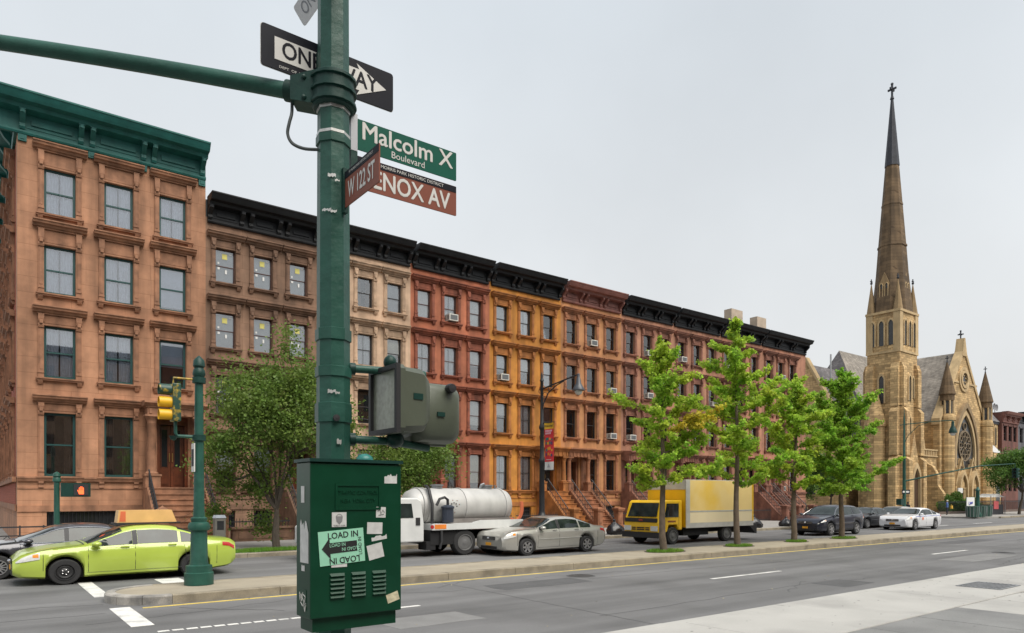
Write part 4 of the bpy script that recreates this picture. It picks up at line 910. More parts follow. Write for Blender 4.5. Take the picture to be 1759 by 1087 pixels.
class CarShape:
    def __init__(s, L_, hw, top, belt, bot, arches=()): s.L = L_; s.arches = arches; s.hw, s.top, s.belt, s.bot = smooth_prof(hw, .08), smooth_prof(top, .09), smooth_prof(belt, .12), smooth_prof(bot, .05)
    def half(s, x, arch=False):
        w_, t, bl, bt = s.hw(x), s.top(x), s.belt(x), s.bot(x)
        if arch:
            for ax, az, ar in s.arches:
                if abs(x - ax) < ar: bt = max(bt, min(az + math.sqrt(ar * ar - (x - ax) ** 2), bl - .06))
        bl = min(bl, t - .02); g_ = t - bl; k = min(1, g_ / .35)
        wr = w_ * .93 - g_ * .42 * k
        return [(0, bt), (w_ * .86, bt), (w_ * .955, bt + .05), (w_ * .985, bt + (bl - bt) * .30), (w_ * 1.0, bt + (bl - bt) * .55), (w_ * .995, bl - .13), (w_ * .975, bl - .045), (w_ * .945, bl - .005),
                (w_ * .945 + (wr - w_ * .945) * .5, bl + (g_ - .07 * k) * .55), (wr + .015, t - .075 * k - .012), (wr * .93, t - .03 * k - .008), (wr * .62, t - .008), (0, t)]
    def body(s, n=72):
        b = MB(); rings = []; m_ = 13
        us = [s.L * (.5 - .5 * math.cos(math.pi * i / n)) if False else s.L * i / n for i in range(n + 1)]
        us = sorted(set([0, .03, .07, .12] + us[1:-1] + [s.L - .12, s.L - .07, s.L - .03, s.L]))
        for ax, az, ar in s.arches: us += [ax + ar * math.cos(R(a)) * .9995 for a in range(0, 181, 9)] + [ax - ar - .004, ax + ar + .004]
        us = sorted(us); us = [u for i, u in enumerate(us) if i == 0 or u - us[i - 1] > .0015]
        for x in us:
            h_ = s.half(x, True)
            rings.append([(x, y, z) for y, z in h_] + [(x, -y, z) for y, z in h_[-2:0:-1]])
        nn = len(rings[0]); vs = [p for r in rings for p in r]
        fs = [(i * nn + k, i * nn + (k + 1) % nn, (i + 1) * nn + (k + 1) % nn, (i + 1) * nn + k) for i in range(len(rings) - 1) for k in range(nn)]
        fs += [tuple(range(nn)), tuple(range((len(rings) - 1) * nn, len(rings) * nn))]
        return b.add(vs, fs)
    def side(s, x, v, sg, off=.006):
        """point on the glasshouse side: v 0 at the belt, 1 at the roof rail"""
        h_ = s.half(x); P = h_[7:10]; u = v * 2; i = min(int(u), 1); f = u - i
        y = P[i][0] + (P[i + 1][0] - P[i][0]) * f; z = P[i][1] + (P[i + 1][1] - P[i][1]) * f
        return (x, sg * (y + off), z + off * .4)
    def flank(s, x, v, sg, off=.004):
        h_ = s.half(x); P = h_[2:8]; u = v * 5; i = min(int(u), 4); f = u - i
        return (x, sg * (P[i][0] + (P[i + 1][0] - P[i][0]) * f + off), P[i][1] + (P[i + 1][1] - P[i][1]) * f)
    def at_z(s, x, z, sg, off=.008):
        P = s.half(x)[1:11]; y = float(np.interp(z, [p[1] for p in P], [p[0] for p in P])); return (x - off * .5, sg * (y + off), z)
    def crown(s, x, v, off=.007):
        """point across the top: v -1..1"""
        h_ = s.half(x); P = h_[9:13][::-1]; u = abs(v) * 3; i = min(int(u), 2); f = u - i; sg = 1 if v >= 0 else -1
        return (x, sg * (P[i][0] + (P[i + 1][0] - P[i][0]) * f), P[i][1] + (P[i + 1][1] - P[i][1]) * f + off)
def patch(fn, u0, u1, v0, v1, nu=8, nv=5, b=None):
    b = b or MB(); vs = [fn(u0 + (u1 - u0) * i / nu, (v0(u0 + (u1 - u0) * i / nu) if callable(v0) else v0) + ((v1 - (v0(u0 + (u1 - u0) * i / nu) if callable(v0) else v0))) * k / nv) for i in range(nu + 1) for k in range(nv + 1)]
    return b.add(vs, [(i * (nv + 1) + k, (i + 1) * (nv + 1) + k, (i + 1) * (nv + 1) + k + 1, i * (nv + 1) + k + 1) for i in range(nu) for k in range(nv)])
def wheel(parent, x, y, z, r, wd, rim_m, spokes=6, steel_rim=False, sg=-1):
    """y is the outer face plane; sg the outward side"""
    def tyre():
        b = MB(); b.lathe([(r * .62, -wd * .1), (r * .64, 0), (r * .92, .0), (r * .985, -wd * .12), (r, -wd * .3), (r, -wd * .7), (r * .985, -wd * .9), (r * .9, -wd), (r * .6, -wd)], 28, (0, 0, 0), 'y', cap=False); return b.mesh('wheel', rubber, True)
    def rim():
        b = MB(); ri = r * .64
        b.lathe([(ri, -.0), (ri, .012), (ri * .92, .012), (ri * .88, -.03), (ri * .86, -.05)], 28, (0, 0, 0), 'y', cap=False)
        if steel_rim:
            b.lathe([(ri * .9, -.03), (ri * .72, -.012), (ri * .5, -.025), (ri * .3, .0), (ri * .12, .004), (.001, .004)], 24, (0, 0, 0), 'y')
        else:
            b.lathe([(ri * .26, -.02), (ri * .24, .012), (ri * .1, .018), (.001, .018)], 14, (0, 0, 0), 'y')
            for k in range(spokes):
                a = 2 * math.pi * k / spokes; ca, sa = math.cos(a), math.sin(a); t = ri * (.17 if spokes < 8 else .075); n_ = (-sa * t, ca * t)
                vs = []
                for rr, q in ((ri * .15, 1.25), (ri * .93, .8)):
                    for yy in (-.03, .008): vs += [(rr * ca + n_[0] * q, yy, rr * sa + n_[1] * q), (rr * ca - n_[0] * q, yy, rr * sa - n_[1] * q)]
                b.add(vs, [(0, 1, 3, 2), (4, 6, 7, 5), (0, 2, 6, 4), (1, 5, 7, 3), (2, 3, 7, 6), (0, 4, 5, 1)])
        return b.mesh('rim', rim_m, True)
    o = put('wheel', cached(('tyre', r, wd), tyre), parent, (x, y, z)); 
    if sg < 0: o.rotation_euler[2] = math.pi
    put('rim', cached(('rim', r, rim_m.name, spokes, steel_rim), rim), o)
    put('brake', cached(('hub', r), lambda: MB().lathe([(r * .6, -.09), (r * .6, -.085), (.001, -.085)], 18, (0, 0, 0), 'y').mesh('brake', under)), o)
    return o
SEDAN = dict(L_=4.80, hw=[(0, .66), (.05, .75), (.2, .83), (.5, .88), (1.2, .905), (3.6, .905), (4.3, .88), (4.65, .83), (4.76, .78), (4.8, .70)],
             top=[(0, .60), (.04, .75), (.14, .83), (.7, .945), (1.26, 1.01), (1.42, 1.04), (1.9, 1.265), (2.15, 1.39), (2.45, 1.452), (2.9, 1.465), (3.3, 1.43), (3.62, 1.33), (4.15, 1.095), (4.35, 1.07), (4.70, 1.045), (4.77, 1.0), (4.8, .88)],
             belt=[(0, .52), (.06, .68), (.4, .84), (1.2, .93), (2.0, .945), (3.6, .965), (4.5, .97), (4.75, .90), (4.8, .75)],
             bot=[(0, .30), (.1, .22), (.6, .17), (4.1, .18), (4.6, .24), (4.75, .32), (4.8, .4)])
SUV = dict(L_=4.55, hw=[(0, .60), (.06, .72), (.2, .82), (.5, .88), (1.2, .91), (3.6, .91), (4.2, .87), (4.45, .80), (4.55, .66)],
           top=[(0, .62), (.05, .78), (.16, .90), (.6, 1.00), (1.05, 1.08), (1.25, 1.13), (1.75, 1.50), (2.0, 1.61), (2.4, 1.655), (3.2, 1.65), (3.8, 1.60), (4.1, 1.50), (4.35, 1.22), (4.48, 1.08), (4.55, .9)],
           belt=[(0, .55), (.08, .72), (.4, .88), (1.2, 1.00), (2.0, 1.04), (3.6, 1.10), (4.3, 1.14), (4.5, 1.02), (4.55, .8)],
           bot=[(0, .36), (.1, .26), (.6, .22), (4.0, .23), (4.4, .30), (4.55, .42)])
SALOON = dict(SEDAN, top=[(0, .66), (.035, .84), (.13, .91), (.7, .985), (1.26, 1.035), (1.42, 1.06)] + SEDAN['top'][6:], belt=[(0, .56), (.05, .78), (.4, .90), (1.2, .955), (2.0, .96), (3.6, .975), (4.5, .985), (4.75, .92), (4.8, .78)],
              hw=[(0, .72), (.04, .80), (.15, .85), (.5, .89), (1.2, .905), (3.6, .905), (4.3, .885), (4.68, .84), (4.77, .80), (4.8, .73)])
def car(name, label, x, ynear, col, spec_=SEDAN, rim=None, spokes=6, steel_rim=False, wheels=(.98, 3.755), wr=.325, glassx=None, cat='car', facing=-1, metal=.0, chrome_trim=False, handles=True, side_m=.06):
    """the car drives towards -x (nose at local x=0 points left); ynear is the world y of its near flank"""
    S = CarShape(**spec_, arches=[(wx, wr, wr + .055) for wx in wheels]); t = thing(name, label, cat, (x, ynear + .905, 0)); t.scale = (1, 1, ZS * (1.05 if spec_ is SUV else 1))
    m = mat(name + '_paint', col, .28, metal=metal, var=.04, scale=2, coat=.7, spec=.5)
    bd = S.body().build('body', m, t, smooth=True)
    MB().box(wheels[0] - .5, wheels[1] + .5, -.62, .62, .15, .62).build('underbody', under, t)
    for wx in wheels:
        for sg in (-1, 1): wheel(t, wx, sg * .888, wr, wr, .215, rim or alloy, spokes, steel_rim, sg)
    suv = spec_ is SUV; sal = spec_ is SALOON
    x0, xb, x1, xq = (1.42, 2.42, 3.42, 4.02) if not suv else (1.22, 2.28, 3.25, 4.12)
    for sg in (-1, 1):
        fr_ = S.side
        for a, c in ((x0 + .10, xb - .06), (xb + .06, x1 - .04), (x1 + .03, xq - .06)):
            patch(lambda u, v: S.side(u, v, sg), a, c, .06, .90, 10, 5).build('side_window', car_glass, t, smooth=True)
        patch(lambda u, v: S.side(u, v, sg, .004), xb - .055, xb + .055, .03, .93, 2, 4).build('pillar', black_plastic, t)
        if chrome_trim:
            b = MB(); b.tube([S.side(x0 + (xq - x0) * k / 12, .02, sg, .008) for k in range(13)], .011, 4); b.tube([S.side(x0 + .06 + (xq - .1 - x0) * k / 16, .95, sg, .008) for k in range(17)], .010, 4); b.build('window_trim', chrome, t)
        for xs_ in (x0 + .02, xb, x1 + .08):
            b = MB(); b.tube([S.flank(xs_ + (.10 * (1 - v) if xs_ > x1 else 0), v, sg, .001) for v in (.08, .25, .5, .75, .98)], .006, 4); b.build('door_seam', black_plastic, t)
        b = MB(); b.tube([S.flank(x0 + (x1 - x0 + .05) * k / 8, .07, sg, .001) for k in range(9)], .007, 4); b.build('door_seam', black_plastic, t)
        if handles:
            for xh in (xb - .22, x1 - .18):
                p = S.flank(xh, .84, sg, .012); MB().tube([(p[0] - .09, p[1], p[2]), (p[0] - .06, p[1] + sg * .02, p[2] + .005), (p[0] + .06, p[1] + sg * .02, p[2] + .005), (p[0] + .09, p[1], p[2])], .016, 6).build('door_handle', m, t, smooth=True)
        p = S.side(x0 + .2, .02, sg, 0); mb = MB(); mb.ball((p[0] - .02, p[1] + sg * .12, p[2] + .075), .105, 10, 8, .68); mi_ = mb.build('mirror', m, t, smooth=True)
        MB().tube([(p[0], p[1] - sg * .02, p[2] + .02), (p[0] - .01, p[1] + sg * .1, p[2] + .05)], .022, 5).build('stalk', black_plastic, mi_)
        fx = .10 if not suv else .08
        za, zb_ = ((.66, .84) if sal else (.60, .76)) if not suv else (.70, .86)
        hl = MB(); patch(lambda u, v: S.at_z(u, za + .10 * (u - fx) / .55 + (min(zb_ + .16 * (u - fx) / .55, S.belt(u) - .01) - za - .10 * (u - fx) / .55) * v, sg, .010), fx - .04, fx + .40, 0, 1, 8, 4, hl); ho_ = hl.build('headlight', head_gl, t, smooth=True)
        patch(lambda u, v: S.at_z(u, za + .12 + (S.belt(u) - .03 - za - .12) * v, sg, .015), fx + .27, fx + .38, 0, 1, 4, 3).build('indicator', amber, ho_)
        xl = S.L - .42
        (patch(lambda u, v: S.flank(u, v, sg, .008), xl + .06, S.L - .04, .62, .93, 7, 4) if not suv else patch(lambda u, v: S.flank(u, v, sg, .008), S.L - .26, S.L - .03, .55, 1.0, 6, 5)).build('tail_light', tail_red, t, smooth=True)
        if side_m:
            MB().tube([S.flank(x0 + .05 + (x1 - x0) * k / 10, .40, sg, .003) for k in range(11)], .012, 4).build('side_moulding', m, t)
    wx0, wx1 = (1.42, 2.16) if not suv else (1.22, 1.86); rx0, rx1 = (3.40, 4.10) if not suv else (4.06, 4.38)
    patch(lambda u, v: S.crown(u, v), wx0, wx1, -.93, .93, 8, 12).build('windscreen', car_glass, t, smooth=True)
    patch(lambda u, v: S.crown(u, v), rx0, rx1, -.88, .88, 8, 12).build('rear_window', car_glass, t, smooth=True)
    for v in (-.86, .86): MB().tube([S.crown(.10 + (wx0 - .16) * k / 8, v, .001) for k in range(9)], .006, 4).build('panel_gap', black_plastic, t)
    MB().tube([S.crown(wx0 - .07, -.9 + 1.8 * k / 10, .002) for k in range(11)], .016, 4).build('cowl', black_plastic, t)
    for sg in (-1, 1):
        MB().tube([S.flank(.56 if not suv else .50, v, sg, .001) for v in (.2, .4, .6, .75)], .006, 4).build('panel_gap', black_plastic, t); MB().tube([S.flank(S.L - .50, v, sg, .001) for v in (.1, .3, .5, .62)], .006, 4).build('panel_gap', black_plastic, t)
        patch(lambda u, v: S.flank(u, v, sg, .003), wheels[0] + wr + .07, wheels[1] - wr - .07, 0, .10, 12, 2).build('sill_strip', black_plastic if suv else m, t)
        MB().ball((.06, sg * .62, .36), .055, 8, 6).build('fog_lamp', black_plastic, t)
    zt = S.top(.06); gz_ = (.58 if sal else .52) if not suv else .62
    b = MB(); b.box(-.018, .05, -.36, .36, gz_ + .02, gz_ + .15); gr = b.build('grille', black_plastic, t)
    for k in range(3): MB().box(-.026, -.019, -.35, .35, gz_ + .035 + k * .04, gz_ + .05 + k * .04).build('grille_bar', chrome, gr)
    MB().ball((-.03, 0, gz_ + .085), .045, 10, 6).build('badge', chrome, gr)
    b = MB(); b.box(-.012, .04, -.46, .46, .27, .37); b.build('lower_intake', black_plastic, t)
    b = MB(); b.box(-.034, -.019, -.15, .15, .395, .505); b.build('licence_plate', plate_m, t)
    return t, S, m
# green taxi with a roof advertisement
tx, S, tm_ = car('green_taxi', 'lime green taxi with an advertising board on its roof at the crossing', .69, 19.02, (.40, .51, .075), rim=mat('black_steel_rim', (.02, .02, .021), .5), steel_rim=True, cat='taxi', side_m=0)
b = MB(); b.prism([(2.12, 1.52), (3.48, 1.52), (3.36, 1.86), (2.16, 1.86)], 'y', -.22, .22); ad = b.build('roof_advertisement', mat('advert_orange', (.72, .43, .17), .4, var=.10, scale=3, world=False), tx)
b = MB(); b.prism([(2.17, 1.55), (2.31, 1.55), (2.31, 1.83), (2.20, 1.83)], 'y', -.227, -.2205); b.build('advert_stripe', mat('advert_red', (.68, .16, .07), .4, var=.1), ad)
MB().box(2.05, 3.56, -.26, .26, 1.485, 1.52).build('roof_rack', black_plastic, ad)
hub = MB()
for k in range(5): hub.ball((.98 + .06 * math.cos(k * 1.256), -.892, .325 + .06 * math.sin(k * 1.256)), .014, 6, 4)
hub.build('wheel_nuts', chrome, tx)
# dark sedan in the next lane
car('dark_sedan', 'dark grey sedan with chrome window trim behind the green taxi', -.52, 21.15, (.060, .060, .070), rim=alloy, spokes=14, chrome_trim=True, metal=.3, side_m=0)
# silver sedan
sv, S2, sm = car('silver_sedan', 'silver champagne sedan with a scuffed front bumper beside the tank truck', 13.98, 18.68, (.46, .45, .41), spec_=SALOON, rim=alloy, spokes=6, metal=.45)
# dark suv, black car, parked car, white patrol style sedan
car('dark_suv', 'dark navy compact SUV behind the rightmost median tree', 33.7, 18.55, (.018, .020, .034), spec_=SUV, spokes=5, wheels=(.93, 3.55), wr=.345, metal=.2, chrome_trim=True)
car('parked_car', 'black parked car mostly hidden behind the navy SUV', 38.4, 21.5, (.015, .016, .018), spec_=SALOON, spokes=5)
car('black_sedan', 'black sedan parked behind the white sedan by the church corner', 42.9, 21.2, (.014, .015, .018), spec_=SALOON, spokes=5)
wp, S5, wm_ = car('white_sedan', 'white sedan with a blue side stripe passing the church corner', 43.1, 18.5, (.66, .67, .69), spec_=SALOON, spokes=10, side_m=0)
blue_s = mat('blue_stripe', (.03, .07, .36), .35, var=.05)
for sg in (-1, 1):
    patch(lambda u, v: S5.flank(u, v, sg, .009), 1.0, 4.4, .74, .82, 24, 2).build('side_stripe', blue_s, wp)
    patch(lambda u, v: S5.flank(u, v, sg, .009), 1.82, 2.02, .45, .62, 3, 3).build('door_emblem', mat('emblem_red', (.6, .14, .05), .4), wp)
car('far_car', 'silver car roof showing behind the white sedan', 47.5, 21.4, (.45, .45, .45), spokes=5, metal=.4)

# ---------------- white tank truck (nose points left)
tk = thing('tank_truck', 'white vacuum tank truck with a dull silver tank and orange hoses', 'truck', (8.2, 20.25, 0)); tk.scale = (1, 1, .93)
wpaint = mat('truck_white', (.62, .63, .62), .4, var=.06, scale=2, coat=.3, streak=.08); tank_m = mat('tank_aluminium', (.46, .455, .44), .5, metal=.15, var=.12, scale=1.4, streak=.15)
b = MB(); b.prism([(.0, .55), (.0, 1.15), (.25, 1.28), (1.45, 1.36), (1.95, 2.02), (2.2, 2.12), (3.4, 2.12), (3.56, 2.02), (3.66, 1.2), (3.66, .55)], 'y', .05, 2.0); cabo = b.build('cab', wpaint, tk)
md = cabo.modifiers.new('bev', 'BEVEL'); md.width = .05; md.segments = 2
for y in (.042, 2.008):
    MB().prism([(1.72, 1.42), (1.98, 1.88), (2.42, 1.92), (2.42, 1.42)], 'y', y - .004, y + .004).build('cab_window', car_glass, cabo)
    MB().prism([(2.55, 1.42), (2.55, 1.92), (3.18, 1.92), (3.25, 1.42)], 'y', y - .004, y + .004).build('cab_window', car_glass, cabo)
    MB().box(2.47, 2.50, y - .003, y + .003, .7, 1.95).build('door_seam', black_plastic, cabo)
MB().box(3.34, 3.5, .03, .049, 1.15, 1.42).build('fuel_door', black_plastic, cabo)
MB().box(1.5, 1.62, -.22, .02, 1.45, 1.85).build('mirror', chrome, cabo)
MB().box(.3, 7.9, .55, 1.5, .55, .86).build('chassis', under, tk)
b = MB(); b.lathe([(.02, 3.42), (.40, 3.48), (.58, 3.62), (.66, 3.82), (.68, 4.0), (.68, 7.45), (.62, 7.62), (.40, 7.78), (.02, 7.84)], 32, (0, 1.05, 1.80), 'x'); tank = b.build('tank', tank_m, tk, smooth=True)
for x in (3.9, 4.1, 5.6, 7.35): MB().lathe([(.66, x - .035), (.71, x - .03), (.71, x + .03), (.66, x + .035)], 32, (0, 1.05, 1.80), 'x').build('tank_rib', tank_m, tank, smooth=True)
for x in (4.75, 6.9): MB().lathe([(.2, 2.44), (.2, 2.56), (.24, 2.57), (.24, 2.62), (.02, 2.63)], 14, (x, 1.05, 0)).build('hatch', steel, tank)
MB().tube([(6.5, .95, 2.4), (6.55, .9, 2.62), (6.68, .9, 2.66)], .05, 6).tube([(7.2, .95, 2.44), (7.2, .95, 2.62)], .03, 6).build('top_fitting', steel, tank)
b = MB(); b.prism([(3.9, .96), (8.3, .96), (8.3, 1.18), (3.9, 1.18)], 'y', -.06, 2.05); dk_ = b.build('deck', wpaint, tk)
MB().box(4.7, 7.6, .28, 1.8, 1.18, 1.34).build('tank_cradle', mat('cradle_grey', (.16, .145, .135), .7, var=.2), tk)
MB().box(4.0, 4.45, -.07, -.061, 1.0, 1.16).build('orange_sign', mat('sign_orange', (.75, .22, .03), .5, var=.1), dk_)
MB().lathe([(.001, -.075), (.07, -.074), (.07, -.062)], 14, (3.98 - .08, 0, 1.08), 'y').build('round_sign', tail_red, dk_)
b = MB(); b.prism([(5.2, .98), (5.3, 1.02), (5.6, 1.22), (5.9, 1.28), (7.7, 1.28), (7.95, 1.16), (8.1, .98)], 'y', -.062, .02); b.build('mudguard', wpaint, tk)
MB().box(3.9, 5.4, .05, 1.9, .42, .94).build('toolbox', under, tk)
MB().lathe([(.20, 1.22), (.20, 1.72), (.23, 1.74), (.23, 1.80), (.12, 1.86)], 14, (4.62, .12, 0)).build('moisture_trap', mat('trap_navy', (.028, .036, .055), .5), tk)
MB().tube([(4.62, .12, 1.86), (4.62, .12, 2.05), (4.5, .12, 2.14), (4.3, .12, 2.08), (4.18, .12, 1.85)], .05, 8).tube([(4.12, .3, .9), (4.05, .2, 1.3), (4.06, .2, 1.9), (4.1, .5, 2.45), (4.2, .85, 2.56)], .055, 8).tube([(4.3, -.0, .95), (4.28, -.05, .55), (4.2, -.05, .28)], .045, 8).build('hose', black_plastic, tk, smooth=True)
for k in range(4):
    b = MB(); pts = [(7.55 + .07 * k + .50 * math.cos(R(a)) * .6, .20 + .05 * k, 1.72 + .50 * math.sin(R(a))) for a in range(-125, 30, 14)]; b.tube(pts, .035, 6); b.build('orange_hose', mat('hose_orange', (.48, .12, .05), .6, var=.2), tk, smooth=True)
for k in range(8):
    a = R(45 * k); MB().lathe([(.001, .0), (.028, .0)], 8, (5.02 + .13 * math.cos(a), .40 - .0 - .022 * math.sin(a) - .035, 1.80 + .13 * math.sin(a)), 'y').build('dot_decal', mat('decal_black', (.02, .03, .03), .5), tank)
    b = MB(); a += .3; b.lathe([(.001, .0), (.022, .0)], 8, (5.02 + .24 * math.cos(a), .40 - .045 * math.sin(a) - .035, 1.80 + .24 * math.sin(a)), 'y').build('dot_decal', mat('decal_red', (.6, .1, .06), .5), tank)
for wx, r in ((1.2, .44), (5.25, .47), (6.45, .47)):
    for sg, y in ((-1, .0), (1, 2.05)): wheel(tk, wx, y, r, r, .3, mat('truck_rim', (.12, .12, .12), .6), 8, True, sg)
MB().box(3.75, 4.1, .06, .6, .25, .55).build('pump', under, tk)

# ---------------- yellow box truck (nose points left)
yt = thing('box_truck', 'yellow box truck with a pale faded cargo box in the far lane', 'truck', (22.35, 19.28, 0)); yt.scale = (1, 1, .955)
yel = mat('truck_yellow', (.84, .50, .010), .4, var=.05, scale=2, coat=.4, streak=.06); yel_f = mat('truck_faded_yellow', (.84, .63, .26), .55, var=.05, scale=.8, blotch=((.82, .52, .04), .75, .5))
b = MB(); b.prism([(.0, .42), (-.02, .95), (.06, 1.18), (.30, 1.86), (.42, 1.94), (1.48, 1.94), (1.48, .62), (1.22, .62), (1.14, .85), (.62, .85), (.52, .55)], 'y', .02, 1.96); yc = b.build('cab', yel, yt)
md = yc.modifiers.new('bev', 'BEVEL'); md.width = .05; md.segments = 2
b = MB(); b.quad((.052, .18, 1.22), (.052, 1.80, 1.22), (.275, 1.74, 1.82), (.275, .24, 1.82)); b.build('windscreen', car_glass, yc, (-.012, 0, .004))
MB().box(-.035, -.006, .1, 1.88, .98, 1.16).build('front_panel', black_plastic, yc)
text('GMC', .11, mat('badge_red', (.6, .07, .04), .4), yc, (-.040, .98, 1.07), face='-x', name='badge_lettering', bold=.004)
for y in (.012, 1.968): MB().prism([(.34, 1.2), (.47, 1.8), (1.22, 1.8), (1.22, 1.2)], 'y', y - .004, y + .004).build('cab_window', car_glass, yc)
MB().box(1.24, 1.25, .015, .018, .66, 1.85).build('door_seam', black_plastic, yc); MB().box(.28, .29, .015, .018, .9, 1.5).build('door_seam', black_plastic, yc)
for ya, yb_ in ((.52, .74), (.80, 1.22), (1.28, 1.50)):
    for k in range(2): MB().box(-.03, -.021, ya, yb_, .63 + k * .08, .68 + k * .08).build('grille_slot', black_plastic, yc)
for y in (.08, 1.55): MB().box(-.04, .05, y, y + .36, .60, .82).build('headlight', head_gl, yc)
MB().box(-.10, .32, -.02, 2.0, .30, .55).build('bumper', black_plastic, yc)
MB().box(.50, .62, -.26, -.08, 1.25, 1.75).tube([(.55, .0, 1.7), (.55, -.15, 1.7)], .02, 5).build('mirror', black_plastic, yc)
MB().box(.55, 1.05, .013, .017, .98, 1.05).build('door_lettering', mat('decal_brown', (.25, .08, .03), .6), yc)
b = MB(); b.box(1.62, 6.45, -.06, 2.06, .72, 2.83); bx_ = b.build('cargo_box', yel_f, yt)
MB().box(1.66, 6.41, -.03, 2.03, 2.832, 2.86).build('roof_cap', mat('box_roof', (.5, .5, .48), .6), bx_)
grey_rail = mat('rail_grey', (.48, .47, .44), .5, var=.1)
MB().box(1.61, 6.46, -.075, -.061, .70, .92).build('lower_rail', grey_rail, bx_); MB().box(1.9, 6.42, -.072, -.061, 1.40, 1.47).build('rub_rail', grey_rail, bx_)
MB().box(1.88, 6.375, -.0655, -.0605, .925, 1.395).build('lower_panel', mat('box_pale', (.82, .70, .46), .55, var=.06, scale=.9), bx_); MB().box(1.605, 1.87, -.078, -.0612, .925, 2.835).build('corner_post', grey_rail, bx_); MB().box(6.38, 6.47, -.078, -.0612, .925, 2.835).build('rear_post', yel, bx_)
MB().box(1.595, 1.618, -.05, 2.05, .75, 2.4).build('front_wall', yel, bx_); MB().box(1.59, 1.619, -.052, 2.052, 2.42, 2.84).build('fairing', grey_rail, bx_)
MB().box(1.2, 6.3, .5, 1.5, .45, .71).build('chassis', under, yt); MB().box(1.7, 3.4, .15, 1.8, .35, .70).build('fuel_tank', under, yt)
MB().prism([(6.3, .70), (6.85, .30), (6.92, .30), (6.92, .75), (6.48, .75)], 'y', .05, 1.95).build('tail_lift', black_plastic, yt)
for wx, ys in ((.88, ((-1, .02), (1, 1.96))), (4.55, ((-1, .0), (1, 1.98)))):
    for sg, y in ys: wheel(yt, wx, y, .385, .385, .26, mat('truck_rim', (.12, .12, .12), .6), 8, True, sg)

# ================================================================ foreground signal pole, signs, signals and box
pole_g = mat('pole_green', (.018, .076, .056), .42, spec=.35, var=.18, scale=4, bump=.35, bscale=11, speck=.04, blotch=((.035, .11, .085), .5, 3))
pole_d = mat('pole_green_dark', (.009, .040, .032), .45, spec=.3, var=.15, scale=5, bump=.15, bscale=18)
box_g = mat('box_green', (.004, .044, .021), .32, var=.14, scale=5, bump=.03, bscale=12, spec=.3, blotch=((.008, .048, .028), .5, 2.5))
olive = mat('signal_olive', (.085, .098, .070), .45, var=.08, scale=4, bump=.05)
band_w = mat('steel_band', (.55, .55, .53), .4, metal=.5, var=.15, scale=20)
sign_blk = mat('sign_black', (.010, .011, .017), .5, var=.1, spec=.15); sign_wht = mat('sign_white', (.60, .59, .56), .45, var=.05, scale=6)
sign_grn = mat('sign_green', (.002, .085, .055), .5, var=.06, spec=.2); sign_brn = mat('sign_brown', (.215, .072, .048), .5, var=.06, spec=.2); sign_alu = mat('sign_back', (.42, .43, .45), .4, metal=.5, var=.08)
PX, PY = 1.867, 4.363
sp_ = thing('signal_pole', 'big octagonal green signal pole in the foreground with a mast arm', 'signal pole', (PX, PY, .13))
def octring(r0, z0, r1, z1): 
    return MB().lathe([(r0, z0), (r1, z1)], 8, phase=R(22.5 + 37.4))
octring(.117, 0, .092, 7.2).build('shaft', pole_g, sp_)
for z in (.30,): MB().lathe([(.24, 0), (.24, .1), (.2, .2), (.16, .42), (.13, .5)], 8, phase=R(60)).build('base', pole_g, sp_)
def rad(z): return .117 + (.092 - .117) * z / 7.2
for z, hh in ((2.47, .05), (2.72, .035), (2.42, .03), (2.96, .04), (4.22, .03)):
    MB().lathe([(rad(z) + .001, z - hh), (rad(z) + .010, z - hh + .004), (rad(z) + .010, z + hh - .004), (rad(z) + .001, z + hh)], 8, phase=R(60)).build('clamp_band', pole_g, sp_)
for z in (4.42, 4.26):
    MB().lathe([(rad(z) + .001, z - .010), (rad(z) + .006, z - .009), (rad(z) + .006, z + .009), (rad(z) + .001, z + .010)], 8, phase=R(60)).build('steel_band', band_w, sp_)
rc = random.Random(9)
for k, (ang, z, w_, h_) in enumerate(((-118, 3.955, .05, .02), (-100, 3.93, .03, .012), (-135, 3.735, .06, .016), (-112, 3.73, .04, .012), (-118, 2.575, .05, .02), (-100, 2.57, .03, .014), (-140, 4.43, .03, .02), (-95, 2.25, .03, .03))):
    a = R(ang); r = rad(z) * .985 + .008; b = MB(); n_ = 7
    b.add([(r * math.cos(a) + -math.sin(a) * w_ * (q / n_ - .5), r * math.sin(a) + math.cos(a) * w_ * (q / n_ - .5), z + (h_ if e_ else 0) + rc.uniform(-.005, .005)) for e_ in (0, 1) for q in range(n_ + 1)], [(q, q + 1, n_ + 2 + q, n_ + 1 + q) for q in range(n_)]); b.build('tape_scrap', band_w, sp_)
# mast arm clamp and arm
cl = MB(); cl.lathe([(.125, 4.43), (.135, 4.44), (.135, 4.64), (.125, 4.65)], 16)
for z in (4.46, 4.54, 4.62): cl.lathe([(.13, z - .012), (.15, z - .008), (.15, z + .008), (.13, z + .012)], 16)
clamp = cl.build('arm_clamp', pole_d, sp_, smooth=True)
ld = Vector((-.79, .61, 0))     # direction the arm leaves the pole
b = MB(); p0 = ld * .12; n_ = Vector((-.61, -.79, 0)) * .075
b.add([tuple(ld * .10 + n_ + Vector((0, 0, z))) for z in (4.44, 4.66)] + [tuple(ld * .10 - n_ + Vector((0, 0, z))) for z in (4.44, 4.66)] + [tuple(ld * .26 + n_ + Vector((0, 0, z))) for z in (4.47, 4.62)] + [tuple(ld * .26 - n_ + Vector((0, 0, z))) for z in (4.47, 4.62)],
      [(0, 1, 3, 2), (4, 6, 7, 5), (0, 4, 5, 1), (2, 3, 7, 6), (1, 5, 7, 3), (0, 2, 6, 4)]); b.build('arm_socket', pole_d, sp_)
